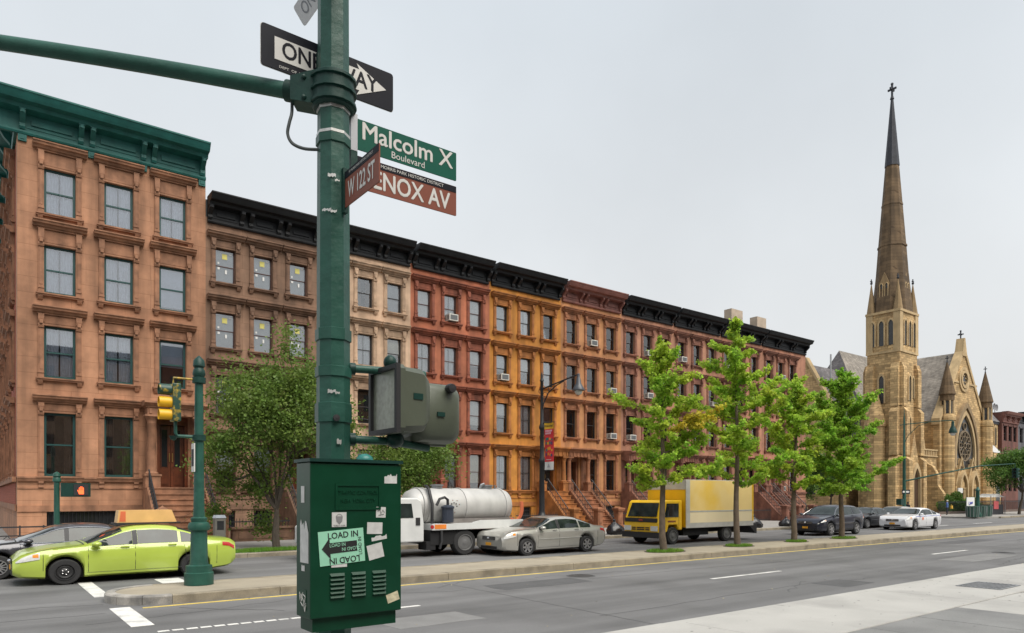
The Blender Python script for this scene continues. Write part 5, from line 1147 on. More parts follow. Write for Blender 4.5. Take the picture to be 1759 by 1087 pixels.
for sx_ in (-1, 1):
    for z in (4.48, 4.61): MB().ball(tuple(ld * .17 + n_ * sx_ * 1.02 + Vector((0, 0, z))), .017, 8, 6).build('bolt', pole_d, sp_)
pts = [ld * (.2 + q) + Vector((0, 0, 4.545 + .195 * q - .012 * q * q)) for q in np.linspace(0, 7.0, 22)]
MB().tube(pts, [.052 - .0028 * i * .3 for i in range(22)], 14).build('mast_arm', pole_g, sp_, smooth=True)
MB().tube([ld * .2 + Vector((0, 0, 4.545)), ld * .31 + Vector((0, 0, 4.566))], .066, 14).build('arm_collar', pole_d, sp_, smooth=True)
cb_ = [ld * .27 + Vector((0, 0, 4.49)), ld * .26 + Vector((-.02, -.02, 4.40)), ld * .27 + Vector((-.03, -.03, 4.33)), ld * .28 + Vector((-.03, -.03, 4.26)), ld * .25 + Vector((-.03, -.03, 4.20)), ld * .19 + Vector((-.02, -.04, 4.165)), ld * .10 + Vector((-.01, -.04, 4.16))]
MB().tube(spline(cb_), .0105, 8).build('cable', mat('cable_grey', (.05, .06, .06), .6), sp_, smooth=True)
MB().lathe([(.001, -.014), (.022, -.012), (.022, .0)], 12, (-.03, -.113, 2.415), 'y').build('hand_hole', black_plastic, sp_)
# ONE WAY sign along the avenue, behind the pole
def panel(w_, h_, t_=.006, r=.02, b=None):
    p = []
    for cx_, cz_, a0 in ((w_ - r, h_ - r, 0), (r, h_ - r, 90), (r, r, 180), (w_ - r, r, 270)): p += [(cx_ + r * math.cos(R(a0 + 30 * k)), cz_ + r * math.sin(R(a0 + 30 * k))) for k in range(4)]
    return (b or MB()).prism(p, 'y', 0, t_)
def arrow_poly(x0, x1, xh, zc, hs, hh): return [(x0, zc - hs), (xh, zc - hs), (xh - .02, zc - hh), (x1, zc), (xh - .02, zc + hh), (xh, zc + hs), (x0, zc + hs)]
ow = thing('one_way_sign', 'black ONE WAY sign with a white arrow pointing right, behind the pole', 'sign', (1.446, 4.505, 4.784), group='one way signs on the signal pole')
W_, H_ = .931, .268
panel(W_, H_).build('panel', sign_blk, ow)
MB().prism(arrow_poly(.085, .875, .67, .135, .072, .108), 'y', -.0025, -.0005).build('arrow', sign_wht, ow)
text('ONE', .150, sign_blk, ow, (.262, -.004, .135), sx=.84, bold=.0035); text('WAY', .150, sign_blk, ow, (.655, -.004, .135), sx=.88, bold=.0035)
text('DEPT  OF  TRANSPORTATION', .024, sign_wht, ow, (.30, -.003, .022), sx=1.15)
panel(W_ + .006, H_ + .006, .004).build('rim', sign_wht, ow, (-.003, .0065, -.003))
MB().box(.36, .50, -.02, -.001, .05, .2).build('bracket', pole_d, ow)
o2 = thing('one_way_sign', 'bent ONE WAY sign, pale with painted sky reflection, seen from below at the top of the pole', 'sign', (1.84, 4.80, 5.33), group='one way signs on the signal pole')
panel(.91, .13).build('panel', mat('sign_sky_glare', (.72, .74, .77), .35, var=.06), o2); text('ONE', .10, mat('glare_grey', (.27, .29, .33), .5), o2, (.2, -.002, .065), sx=1.2); text('WAY', .10, MATS['glare_grey'], o2, (.55, -.002, .065), sx=1.2)  # sky reflection put into the colour: face paled, black letters greyed
o2.rotation_euler = (R(38), 0, R(-90))
# street name signs
def street_sign(label, loc, w_, h_, m, rz=0.0, name='street_sign'):
    t = thing(name, label, 'street sign', loc, rz=rz, group='street name signs on the signal pole')
    panel(w_, h_, .008, .006).build('panel', m, t); return t
ms = street_sign('green street name sign reading Boulevard, uppermost on the pole', (2.02, PY, 4.362), .80, .205, sign_grn)
text('Malcolm X', .165, sign_wht, ms, (.405, -.0025, .130), sx=1.0, bold=.0028); text('Boulevard', .066, sign_wht, ms, (.40, -.0025, .036), sx=1.0)
MB().box(-.035, .012, -.012, .020, -.02, .225).build('bracket', sign_alu, ms)
ls = street_sign('brown street name sign reading LENOX AV under the green one', (2.02, PY, 4.105), .80, .215, sign_brn)
text('LENOX AV', .172, sign_wht, ls, (.40, -.0025, .083), sx=.82, bold=.0035)
MB().box(.002, .798, -.002, -.0004, .168, .213).build('header', sign_blk, ls); text('MT MORRIS PARK HISTORIC DISTRICT', .031, sign_wht, ls, (.41, -.0035, .19), sx=1.05)
MB().box(-.035, .012, -.012, .020, -.02, .235).build('bracket', pole_d, ls)
s3 = street_sign('small brown street sign reading W 122 ST jutting towards the viewer', (1.892, 4.245, 3.895), .485, .228, sign_brn, rz=R(-90))
text('W 122 ST', .150, sign_wht, s3, (.245, -.0025, .092), sx=.60, bold=.0035)
MB().box(.002, .483, -.002, -.0004, .180, .226).build('header', sign_blk, s3); text('MT MORRIS PARK HISTORIC DISTRICT', .022, sign_wht, s3, (.243, -.0035, .203), sx=.9)
MB().box(-.03, .01, -.012, .02, -.03, .255).build('bracket', pole_d, s3)
# pedestrian signals
def ped_signal(label, loc, rz, visor=True):
    """face towards local -x; 0.40 wide in y, 0.25 deep in x"""
    t = thing('pedestrian_signal', label, 'traffic signal', loc, rz=rz, group='pedestrian signals on the foreground pole')
    b = MB(); w_, h_, d_ = .40, .44, .25
    sec = lambda x, i, r: [(x, y, z) for y, z in [(i + r, i), (w_ - i - r, i), (w_ - i, i + r), (w_ - i, h_ - i - r), (w_ - i - r, h_ - i), (i + r, h_ - i), (i, h_ - i - r), (i, i + r)]]
    L_ = [sec(.0, 0, .03), sec(.035, 0, .03), sec(.04, .012, .03), sec(.18, .014, .04), sec(.225, .03, .06), sec(.25, .06, .06)]
    vs = [p for r in L_ for p in r]; n = 8
    b.add(vs, [(i * n + k, i * n + (k + 1) % n, (i + 1) * n + (k + 1) % n, (i + 1) * n + k) for i in range(5) for k in range(n)] + [tuple(range(n)), tuple(range(40, 48))]); b.build('housing', olive, t, smooth=True)
    fr = MB(); fr.box(-.03, -.0005, .0, .03, .0, .44).box(-.03, -.0005, .37, .40, .0, .44).box(-.03, -.0006, .03, .37, .41, .44).box(-.03, -.0006, .03, .37, 0, .03); fr.build('visor_frame', black_plastic, t)
    MB().box(-.006, -.0008, .03, .37, .03, .41).build('lens', mat('signal_lens', (.30, .32, .26), .3, var=.2, scale=30, streak=.2), t)
    MB().box(.10, .17, .0085, .0125, .22, .26).build('rating_plate', pole_d, t)
    MB().box(.2501, .262, .17, .23, .19, .22).build('data_plate', pole_d, t)
    return t
ped_signal('nearer olive pedestrian signal with its louvred face to the left', (2.165, 4.0, 2.455), 0)
p2 = ped_signal('farther olive pedestrian signal seen from behind with a round cap', (2.385, 4.45, 2.41), R(-90))
MB().lathe([(.001, .30), (.03, .298), (.034, .28), (.034, .25)], 14, (0, .27, .39), 'x').build('round_cap', black_plastic, p2)
br = thing('signal_bracket', 'green pipe brackets holding the pedestrian signals to the pole', 'bracket', (PX, PY, 0))
MB().tube([(.10, -.03, 2.885), (.33, -.10, 2.885)], .026, 10).build('upper_pipe', pole_g, br, smooth=True); MB().tube([(.10, -.03, 2.885), (.135, -.04, 2.885)], .04, 10).build('flange', pole_d, br, smooth=True)
MB().tube([(.10, -.03, 2.42), (.36, -.1, 2.415), (.72, .02, 2.39)], .027, 10).build('lower_pipe', pole_g, br, smooth=True); MB().tube([(.10, -.03, 2.42), (.135, -.04, 2.42)], .042, 10).build('flange', pole_d, br, smooth=True)
MB().ball((.38, -.13, 2.425), .062, 12, 8, .9).build('elbow', pole_d, br, smooth=True); MB().ball((.36, -.10, 2.945), .045, 12, 8, 1.1).build('elbow', pole_d, br, smooth=True)
MB().tube([(.62, .0, 2.87), (.62, .0, 2.91)], .05, 10).tube([(.36, -.08, 2.93), (.50, -.02, 2.91), (.68, .0, 2.905)], .03, 10).build('cross_pipe', pole_g, br, smooth=True)
# controller box with stickers
BX0, BX1, BY0, BY1, BZ0, BZ1 = 1.573, 2.164, 4.0, 4.235, 1.257, 2.262
cbx = thing('control_box', 'dark green traffic control box covered in stickers, strapped to the pole', 'control box', (BX0, BY0, BZ0))
wb, db, hb = BX1 - BX0, BY1 - BY0, BZ1 - BZ0
b = MB(); b.box(0, wb, .014, db, .06, hb - .012); o = b.build('case', box_g, cbx); md = o.modifiers.new('bev', 'BEVEL'); md.width = .006; md.segments = 2
b = MB(); b.box(-.004, wb + .004, 0, .0135, .065, hb - .02); dr = b.build('door', box_g, cbx); md = dr.modifiers.new('bev', 'BEVEL'); md.width = .005; md.segments = 2
MB().box(-.012, wb + .012, -.012, db + .01, hb - .0118, hb + .008).build('lid', pole_d, cbx); MB().box(.02, wb - .02, .03, db - .02, -.02, .0598).build('plinth', box_g, cbx)
MB().ball((.40, .12, hb + .012), .055, 16, 8, .75).build('vent_dome', mat('dome_teal', (.03, .19, .17), .4, var=.1), cbx, smooth=True)
b = MB(); z0 = hb - .30; x0_ = .15
b.box(x0_, x0_ + .30, -.006, -.0003, z0, z0 + .014).box(x0_, x0_ + .30, -.006, -.0003, z0 + .146, z0 + .16).box(x0_, x0_ + .014, -.006, -.0004, z0 + .014, z0 + .146).box(x0_ + .286, x0_ + .30, -.006, -.0004, z0 + .014, z0 + .146); b.build('embossed_frame', box_g, dr)
text('TRAFFIC CONTROL', .033, box_g, dr, (x0_ + .15, -.002, z0 + .105), name='embossed_lettering', depth=.002, sx=.9); text('NEW YORK CITY', .033, box_g, dr, (x0_ + .15, -.002, z0 + .055), name='embossed_lettering', depth=.002, sx=.9)
def louver(b, x, z):
    b.add([(x, -.0005, z), (x + .095, -.0005, z), (x + .09, -.014, z + .008), (x + .005, -.014, z + .008), (x, -.0005, z + .024), (x + .095, -.0005, z + .024)], [(0, 1, 2, 3), (3, 2, 5, 4), (0, 3, 4), (1, 5, 2)])
for c_ in range(3):
    for k in range(6):
        b = MB(); louver(b, .115 + c_ * .138, .172 + k * .026); b.build('louvre', box_g, dr)
# stickers
paper = mat('sticker_paper', (.56, .56, .54), .6, var=.12, scale=25); mint = mat('sticker_mint', (.30, .62, .44), .55, var=.05, scale=8); ink = mat('ink_black', (.015, .015, .016), .6)
def sticker(label, x, z, w_, h_, m, rot=0.0, y=-.0015, torn=False, face='-y'):
    t = thing('sticker', label, 'sticker', (BX0 + x, BY0 + y, BZ0 + z)); pts = [(-w_ / 2, -h_ / 2), (w_ / 2, -h_ / 2), (w_ / 2, h_ / 2), (-w_ / 2, h_ / 2)]
    if torn:
        pts = [(-w_ / 2, -h_ / 2), (w_ / 2, -h_ / 2)] + [(w_ / 2 - w_ * k / 10, h_ / 2 - random.uniform(0, .35) * h_) for k in range(11)]
    b = MB(); b.prism(pts, 'y', 0, .0012); b.build('paper', m, t); t.rotation_euler = (0, rot, 0)
    if face == '-x': t.rotation_euler = (0, 0, R(-90)); t.location = (BX0 - .0025, BY0 + x, BZ0 + z)
    return t
s_ = sticker('mint green LOAD IN sticker with a black arrow pointing left', .192, .484, .290, .205, mint, R(-4), -.0045)
MB().prism([(-.128, -.002), (-.076, .062), (-.076, .030), (.098, .030), (.098, -.034), (-.076, -.034), (-.076, -.066)], 'y', -.0015, -.0003).build('arrow', ink, s_)
text('LOAD IN', .052, ink, s_, (.012, -.0018, .070), sx=.95, bold=.0008); text('LOAD IN', .052, ink, s_, (.012, -.0018, -.078), sx=.95, bold=.0008, rot=math.pi)
text('LOAD IN', .030, mint, s_, (-.028, -.0022, .014), sx=.85); text('LOAD IN', .030, mint, s_, (.048, -.0022, -.014), sx=.85, rot=math.pi); text('LOAD IN', .032, ink, s_, (.118, -.0018, -.005), sx=.85, rot=R(90))
s_ = sticker('white square sticker with a grey shield drawing above the mint one', .175, .648, .093, .088, paper, 0, -.003)
b = MB(); ring(b, (0, .012), .018, .022, -.0012, -.0004, 14); b.prism([(-.022, .02), (.022, .02), (.018, -.012), (0, -.03), (-.018, -.012)], 'y', -.0008, -.0002); b.build('shield', mat('ink_grey', (.22, .22, .22), .6), s_); text('THREAT.COM', .014, ink, s_, (0, -.0016, -.037), sx=.85)
sticker('torn white and pink sticker at the upper right of the control box', .52, .900, .088, .062, paper, 0, -.002, True)
pk = SC.objects[-1] if False else None
t_ = sticker('small white sticker with scribbles under the torn one', .452, .688, .066, .066, paper, R(2))
MB().tube([(-.022, -.0012, .005), (-.01, -.0012, .02), (.0, -.0012, -.01), (.012, -.0012, .015), (.024, -.0012, .0)], .0016, 4).tube([(-.015, -.0012, -.018), (.02, -.0012, -.012)], .0016, 4).build('scribble', ink, t_); sticker('blank white label sticker right of the shield sticker', .410, .590, .104, .072, paper, R(2))
sticker('crooked white sticker at the right of the mint sticker', .415, .446, .105, .092, paper, R(-12)); sticker('scraped white sticker remnant beside the mint one', .44, .53, .105, .030, paper, R(-8), torn=True)
sticker('yellowish sticker at the lower right corner of the control box', .535, .150, .085, .056, mat('sticker_cream', (.55, .50, .34), .6, var=.3, scale=30), R(-16)); sticker('white strip peeking out below the mint sticker', .175, .372, .10, .02, paper, 0, -.0025)
sticker('plain white label high on the left side of the box', .125, .80, .052, .10, paper, face='-x'); sticker('large torn white poster scrap on the left side of the box', .10, .52, .13, .26, paper, torn=True, face='-x'); sticker('small white scrap low on the left side of the box', .12, .36, .05, .04, paper, torn=True, face='-x')
gt = sticker('white scribbled graffiti tag low on the left side of the box', .12, .17, .10, .12, box_g, face='-x')
gb = MB()
for pts_ in ([(-.05, .04), (-.04, -.01), (-.025, .03), (-.01, -.01), (.0, .04)], [(-.03, -.02), (-.01, .01), (.02, -.01), (.0, -.04), (-.03, -.02)], [(.01, .03), (.04, .02), (.02, -.03), (.05, -.02)], [(.02, -.03), (.035, -.07), (.05, -.03)]):
    gb.tube([(x, -.001, z) for x, z in pts_], .0028, 4)
gb.build('scribble', sign_wht, gt)

# ================================================================ median signal, other street furniture
def signal_head(parent, c, rz=0.0, s=1.0, body=None, lens=('red', 'yellow', 'green'), yv=None):
    """three-lamp head, lenses face local -x"""
    o = MB().box(-.0, .16, -.16, .16, 0, .78).build('signal_head', body or pole_d, parent, c, rz=rz); md = o.modifiers.new('bev', 'BEVEL'); md.width = .02; md.segments = 2
    for k in range(3):
        z = .13 + .26 * k; b = MB()
        n = 16; vs = []
        for i, (x, r) in enumerate(((-.0, .12), (-.24, .115))):
            for q in range(n + 1):
                a = R(-60 + 300 * q / n); vs.append((x, r * math.cos(a + R(0)), z + r * math.sin(a)))
        for i, (x, r) in enumerate(((-.0, .11), (-.24, .106))):
            for q in range(n + 1):
                a = R(-60 + 300 * q / n); vs.append((x, r * math.cos(a), z + r * math.sin(a)))
        m_ = n + 1; fs = []
        for q in range(n): fs += [(q, q + 1, m_ + q + 1, m_ + q), (2 * m_ + q, 3 * m_ + q, 3 * m_ + q + 1, 2 * m_ + q + 1), (m_ + q, m_ + q + 1, 3 * m_ + q + 1, 3 * m_ + q)]
        b.add(vs, fs); b.build('visor', (yv if yv and k < 2 else (body or pole_d)), o, smooth=True)
        MB().lathe([(.001, -.03), (.06, -.02), (.1, -.002)], 14, (0, 0, z), 'x').build('lens', mat('lens_dark', (.03, .028, .026), .2), o)
    return o
mp = thing('median_signal', 'green traffic signal post with yellow visors standing on the median nose', 'traffic signal', (3.80, 15.9, .17))
b = MB(); b.lathe([(.29, 0), (.29, .25), (.262, .265), (.262, .40), (.19, .42), (.175, .50), (.162, 1.13), (.205, 1.15), (.225, 1.22), (.20, 1.30), (.155, 1.32), (.168, 1.40), (.118, 1.43), (.108, 1.6), (.082, 4.30)], 20); b.build('post', pole_g, mp, smooth=True)
for z in (3.10, 4.32): MB().lathe([(.09, z - .07), (.135, z - .06), (.135, z + .06), (.09, z + .07)], 16).build('collar', pole_d, mp, smooth=True)
MB().lathe([(.10, 4.38), (.13, 4.44), (.12, 4.52), (.09, 4.58), (.12, 4.62), (.11, 4.74), (.04, 4.82), (.001, 4.85)], 16).build('finial', pole_d, mp, smooth=True)
MB().tube([(0, 0, 3.12), (-.42, 0, 3.12), (-.46, 0, 3.18), (-.46, 0, 3.42)], .035, 8).build('lower_bracket', pole_g, mp, smooth=True); MB().tube([(0, 0, 4.33), (-.5, 0, 4.33), (-.5, 0, 4.2)], .022, 8).build('upper_bracket', mat('chipped_yellow', (.40, .25, .02), .5, var=.5, scale=14, blotch=((.03, .08, .05), .9, 9)), mp, smooth=True)
signal_head(mp, (-.54, 0, 3.42), 0, 1, mat('chipped_green', (.016, .055, .038), .45, var=.2, blotch=((.55, .36, .02), .95, 8)), yv=mat('visor_yellow', (.72, .40, .01), .45, var=.06))
MB().lathe([(.09, 3.0), (.05, 2.92), (.001, 2.9)], 10, (-.5, 0, .12)).build('bell', pole_d, mp, smooth=True)
sg_ = MB().box(-.12, -.10, -.10, .14, 2.38, 2.98).build('small_sign', sign_wht, mp); MB().box(-.126, -.121, -.06, .10, 2.5, 2.86).build('sign_mark', sign_blk, sg_)
# far corner pedestrian post with the red hand
pp = thing('pedestrian_post', 'green pedestrian signal post showing a red hand by the corner house', 'traffic signal', (1.98, 25.0, SW))
MB().lathe([(.14, 0), (.14, .3), (.08, .5), (.075, 2.32), (.11, 2.34), (.11, 2.42), (.09, 2.46), (.11, 2.5), (.09, 2.58), (.001, 2.64)], 12).build('post', pole_g, pp, smooth=True)
b = MB(); b.box(.10, .86, -.12, .12, 1.88, 2.30); hd_ = b.build('signal_head', pole_d, pp); MB().box(.42, .80, -.14, -.121, 1.92, 2.26).build('screen', black_plastic, hd_)
hand = MB(); hand.box(.55, .68, -.147, -.141, 1.96, 2.08)
for k in range(4): hand.box(.552 + k * .034, .576 + k * .034, -.147, -.141, 2.08, 2.16 + (.03 if k in (1, 2) else 0))
hand.prism([(.55, 1.98), (.51, 2.08), (.525, 2.095), (.56, 2.04)], 'y', -.1475, -.1415); hand.build('red_hand', mat('lit_red_hand', (1.0, .12, .03), .5, emit=.6), hd_)
b = MB(); b.box(-.09, .03, -.08, -.075, .5, .85); b.build('sticker', paper, pp)
# black street lamp with banner
black_m = mat('lamp_black', (.016, .017, .02), .45, var=.15)
lp = thing('street_lamp', 'ornate black street lamp with a red banner in front of the ochre house', 'street lamp', (20.6, 24.7, SW))
b = MB(); b.lathe([(.30, 0), (.30, .15), (.24, .3), (.20, .85), (.24, .95), (.15, 1.1), (.13, 1.2), (.115, 3.4), (.15, 3.45), (.15, 3.55), (.10, 3.65), (.085, 4.9), (.12, 4.95), (.14, 5.05), (.08, 5.2), (.065, 7.1), (.1, 7.15), (.05, 7.3), (.06, 7.4), (.01, 7.55)], 14); b.build('post', black_m, lp, smooth=True)
MB().tube([(0, .1, 6.75), (0, -.6, 6.86), (0, -1.6, 7.0), (0, -2.45, 7.12)], .035, 8).build('arm', black_m, lp, smooth=True); MB().tube([(0, 0, 5.6), (0, -.12, 6.1), (0, -.45, 6.55), (0, -1.0, 6.82), (0, -1.5, 6.95)], .028, 8).build('brace', black_m, lp, smooth=True)
for (y, z, r) in ((-.22, 6.45, .16), (-.55, 6.72, .10), (.12, 6.7, .10)):
    q = MB(); q.tube([(0, y + r * math.cos(R(a)), z + r * math.sin(R(a))) for a in range(0, 361, 30)], .014, 5); q.build('scroll', black_m, lp)
b = MB(); b.lathe([(.03, 7.15), (.06, 7.12), (.07, 6.95), (.09, 6.92), (.12, 6.72), (.20, 6.58), (.27, 6.46), (.27, 6.42)], 16, (0, -2.45, 0)); b.build('lamp_shade', mat('lamp_shade_dark', (.05, .055, .065), .4, var=.1), lp, smooth=True)
MB().ball((0, -2.45, 6.38), .17, 14, 8, .95).build('globe', mat('lamp_globe', (.55, .54, .50), .2, var=.1, spec=.7), lp, smooth=True)
bn = thing('street_banner', 'red and yellow vertical banner hanging from the black street lamp', 'banner', (20.6, 24.62, 3.2), group='street banners')
b_r = mat('banner_red', (.66, .04, .05), .7, var=.08, scale=3); b_y = mat('banner_yellow', (.72, .42, .03), .7, var=.06)
b = MB()
n = 12
def bsheet(z0, z1, m, name, y_=(-.12, -.74)):
    b = MB(); vs = []
    for i in range(n + 1):
        z = z0 + (z1 - z0) * i / n
        for k in range(7): u = k / 6; vs.append((.02 * math.sin(u * 6 + z * 2.2), y_[0] + (y_[1] - y_[0]) * u, z))
    b.add(vs, [(i * 7 + k, i * 7 + k + 1, (i + 1) * 7 + k + 1, (i + 1) * 7 + k) for i in range(n) for k in range(6)]); return b.build(name, m, bn, smooth=True)
bsheet(0.0, .37, sticker_w, 'lower_panel'); bsheet(.37, 1.85, b_r, 'red_panel'); bsheet(1.85, 2.13, b_y, 'yellow_panel')
for z in (-.01, 2.14): MB().tube([(0, 0, z), (0, -.80, z)], .02, 6).build('banner_rod', black_m, bn)
text('Welcome!', .135, ink, bn, (-.035, -.43, 1.985), face='-x', name='lettering', bold=.003)
pk_ = mat('print_pale_pink', (.70, .40, .46), .7, var=.25, scale=40)
for z, n_ in ((1.72, 7), (1.61, 6)):      # two lines of pale lettering, too small to read in the photograph
    for k in range(n_): MB().box(-.034, -.031, -.20 - .068 * k - .05, -.20 - .068 * k, z, z + .085).build('print_block', pk_, bn)
rng = random.Random(3); cols_ = [mat('banner_navy', (.03, .06, .16), .7), mat('banner_orange', (.70, .25, .03), .7), mat('banner_teal', (.02, .17, .15), .7), b_y]
for k in range(16):
    y = -.22 - .12 * (k % 4) - rng.uniform(0, .05); z = .62 + .24 * (k // 4) + rng.uniform(-.04, .04); w_, h_ = rng.uniform(.06, .10), rng.uniform(.10, .18)
    MB().prism([(y, z), (y - w_, z + .03), (y - w_ * .8, z + h_), (y + .02, z + h_ * .8)], 'x', -.034 - .0004 * k, -.031 - .0004 * k).build('print_shape', cols_[rng.randrange(4)], bn)
MB().box(-.033, -.030, -.60, -.26, .45, .475).build('print_line', sign_wht, bn)
MB().prism([(-.33, .12), (-.53, .12), (-.43, .30)], 'x', -.03, -.027).build('print_shape', mat('banner_grey', (.35, .35, .38), .7), bn)
# green lamp with traffic mast by the church corner
cl_ = thing('corner_lamp', 'slender green street lamp with a traffic light mast arm at the church corner', 'street lamp', (61.2, 26.6, SW))
b = MB(); b.lathe([(.26, 0), (.26, .3), (.20, .8), (.14, 1.0), (.11, 5.0), (.15, 5.1), (.09, 5.3), (.07, 8.2), (.06, 8.3), (.02, 9.0)], 12); b.build('post', pole_g, cl_, smooth=True)
MB().tube([(-.1, .3, 7.75), (0, 0, 7.8), (.4, -2.2, 7.9), (.65, -3.4, 7.9)], .035, 8).build('lamp_arm', pole_g, cl_, smooth=True); MB().tube([(0, 0, 6.2), (.06, -.3, 6.9), (.2, -1.0, 7.6), (.35, -1.7, 7.85)], .025, 6).build('brace', pole_g, cl_, smooth=True)
b = MB(); b.lathe([(.04, 7.85), (.1, 7.8), (.12, 7.45), (.24, 7.2), (.30, 6.95), (.30, 6.9)], 14, (.65, -3.4, 0)); b.build('lamp_shade', pole_d, cl_, smooth=True); MB().ball((.65, -3.4, 6.85), .2, 12, 8, .9).build('globe', mat('lamp_globe2', (.6, .6, .56), .2), cl_, smooth=True)
MB().tube([(0, 0, 3.1), (1.4, -2.2, 3.7), (3.2, -4.4, 4.3), (4.6, -6.4, 4.45)], [.065, .055, .045, .035], 8).build('signal_arm', pole_g, cl_, smooth=True)
MB().tube([(4.6, -6.4, 4.45), (4.6, -6.4, 4.15)], .03, 6).build('hanger', pole_d, cl_)
signal_head(cl_, (4.45, -6.4, 3.32), R(20)); signal_head(cl_, (4.75, -6.45, 3.32), R(165))
b = MB(); b.box(-1.0, -.45, -.2, .2, 1.15, 1.65); b.build('pedestrian_head', pole_d, cl_); MB().box(-.55, .9, -.08, -.05, 2.05, 2.40).build('one_way_plate', sign_blk, cl_); MB().prism(arrow_poly(-.45, .8, .45, 2.225, .07, .11), 'y', -.088, -.082).build('plate_arrow', sign_wht, cl_)
# parking meter box, sign post, trash bags
mm = thing('parking_meter', 'grey metal parking pay station on the far sidewalk by the corner stoop', 'parking meter', (6.70, 25.3, SW))
b = MB(); b.prism([(-.17, 0), (.17, 0), (.17, 1.14), (.12, 1.20), (-.12, 1.20), (-.17, 1.14)], 'y', -.15, .15); o = b.build('cabinet', mat('meter_grey', (.17, .165, .145), .5, metal=.3, var=.15), mm)
MB().prism([(-.19, 1.15), (.19, 1.15), (.14, 1.25), (-.14, 1.25)], 'y', -.17, .17).build('solar_cap', mat('meter_cap', (.45, .5, .56), .3), mm); MB().box(-.11, .11, -.158, -.151, .75, 1.05).build('screen', MATS['dark_glass'], mm); MB().box(-.05, .05, -.156, -.151, .35, .45).build('slot', black_plastic, mm)
ps = thing('sign_post', 'thin dark sign post standing near the last stoop', 'sign post', (41.0, 24.5, SW)); MB().tube([(0, 0, 0), (0, 0, 2.5)], .035, 6).build('post', black_m, ps); MB().box(-.15, .15, -.03, -.015, 2.0, 2.45).build('plate', sign_alu, ps)
bag_m = mat('bin_bag', (.012, .012, .014), .28, var=.2, bump=.5, bscale=9)
def bag(x, y, s, label, seed):
    rg = np.random.RandomState(seed); b = MB(); seg, rings = 22, 14; vs = []; prof = [(0, .30), (.06, .36), (.2, .39), (.4, .36), (.55, .29), (.68, .19), (.78, .10), (.84, .055), (.88, .045), (.94, .06), (1, .07)]
    for i in range(rings + 1):
        v = i / rings; base = float(np.interp(v, [q[0] for q in prof], [q[1] for q in prof]))
        for k in range(seg):
            a = 2 * math.pi * k / seg; r = base * (1 + .13 * math.sin(2 * a + seed) + .10 * math.sin(5 * a + 4 * v + seed) + .07 * math.sin(11 * a + 9 * v) + rg.uniform(-.05, .05)); vs.append((r * math.cos(a) * s * 1.1 + .06 * s * math.sin(v * 3 + seed), r * math.sin(a) * s, (.66 * v + .02 * math.sin(3 * a) * v) * s))
    fs = [(i * seg + k, i * seg + (k + 1) % seg, (i + 1) * seg + (k + 1) % seg, (i + 1) * seg + k) for i in range(rings) for k in range(seg)] + [tuple(range(seg))[::-1], tuple(range(rings * seg, rings * seg + seg))]
    b.add(vs, fs); o = b.build('rubbish_bag', bag_m, None, (x, y, SW)); 
    for p in o.data.polygons: p.use_smooth = True
    tag(o, label, 'rubbish bag', 'black rubbish bags on the far sidewalk')
bag(25.1, 24.5, 1.12, 'full black rubbish bag on the kerb behind the silver sedan', 1); bag(37.0, 24.6, 1.15, 'slumped black rubbish bag behind the yellow truck', 2); bag(40.2, 24.5, .9, 'black rubbish bag left of the navy SUV', 4)
# wheelie bins by the stoops
def bin_(x, y, label):
    t = thing('dustbin', label, 'dustbin', (x, y, SW), group='dark dustbins by the stoops'); b = MB(); b.lathe([(.20, 0), (.24, .55), (.25, .57)], 14); b.build('tub', mat('bin_dark', (.03, .03, .033), .6), t, smooth=True); MB().lathe([(.26, .57), (.26, .62), (.1, .7), (.02, .71)], 14).build('lid', mat('bin_lid', (.045, .045, .05), .6), t, smooth=True)
bin_(27.0, 31.3, 'dark dustbin left of the paired stoops'); bin_(31.6, 31.2, 'dark dustbin right of the paired stoops')
# low iron fences in front of the houses
fence_no = 0
def fence(x0, x1, y, label, xs=False):
    t = thing('areaway_fence', label, 'fence', (x0, y, SW), group='black iron areaway fences'); W_ = x1 - x0
    MB().box(0, W_, -.02, .02, .78, .83).build('top_rail', iron, t); MB().box(0, W_, -.02, .02, .10, .14).build('bottom_rail', iron, t); b = MB()
    if xs:
        MB().box(0, W_, -.02, .02, .48, .52).build('middle_rail', iron, t)
        k = 0
        while k * .34 < W_ - .3: b.tube([(k * .34, 0, .12), (k * .34 + .34, 0, .5)], .012, 4).tube([(k * .34 + .34, 0, .12), (k * .34, 0, .5)], .012, 4); k += 1
        for q in np.arange(0, W_ + .01, .7): b.box(q - .025, q + .025, -.025, .025, 0, .86)
    else:
        for q in np.arange(0, W_, .13): b.tube([(q, 0, .05), (q, 0, .95)], .012, 4)
    b.build('bars', iron, t)['kind'] = 'stuff'
fence(.6, 5.4, 30.3, 'black iron crossed bar fence in front of the corner house', True)
for i in range(1, 10):
    dsx = XB[i] + (XB[i + 1] - XB[i]) * ((.815 if i in (1, 2, 4, 8) else .165) if i != 9 else .16); rng_ = (XB[i] + .15, dsx - 1.25) if i in (1, 2, 4, 8) else (dsx + 1.25, XB[i + 1] - .15)
    fence(rng_[0], rng_[1], 30.7, 'black iron railing in front of the ' + ['', 'taupe brown house', 'cream house', 'terracotta house', 'golden ochre house', 'orange brown house', 'pinkish brown house', 'dusky brown house', 'red brown house', 'last brown house'][i])
# low stone areaway wall at the taupe house
aw = thing('areaway_wall', 'low brown stone areaway wall by the taupe house stoop', 'wall', (8.5, 30.25, SW)); MB().box(0, 2.6, -.12, .12, 0, .52).build('block', P2['trim'], aw); MB().box(.25, 2.35, -.14, -.121, .12, .40).build('panel', P2['trim'], aw); MB().box(-.05, 2.65, -.17, .17, .52, .60).build('coping', P2['trim'], aw)
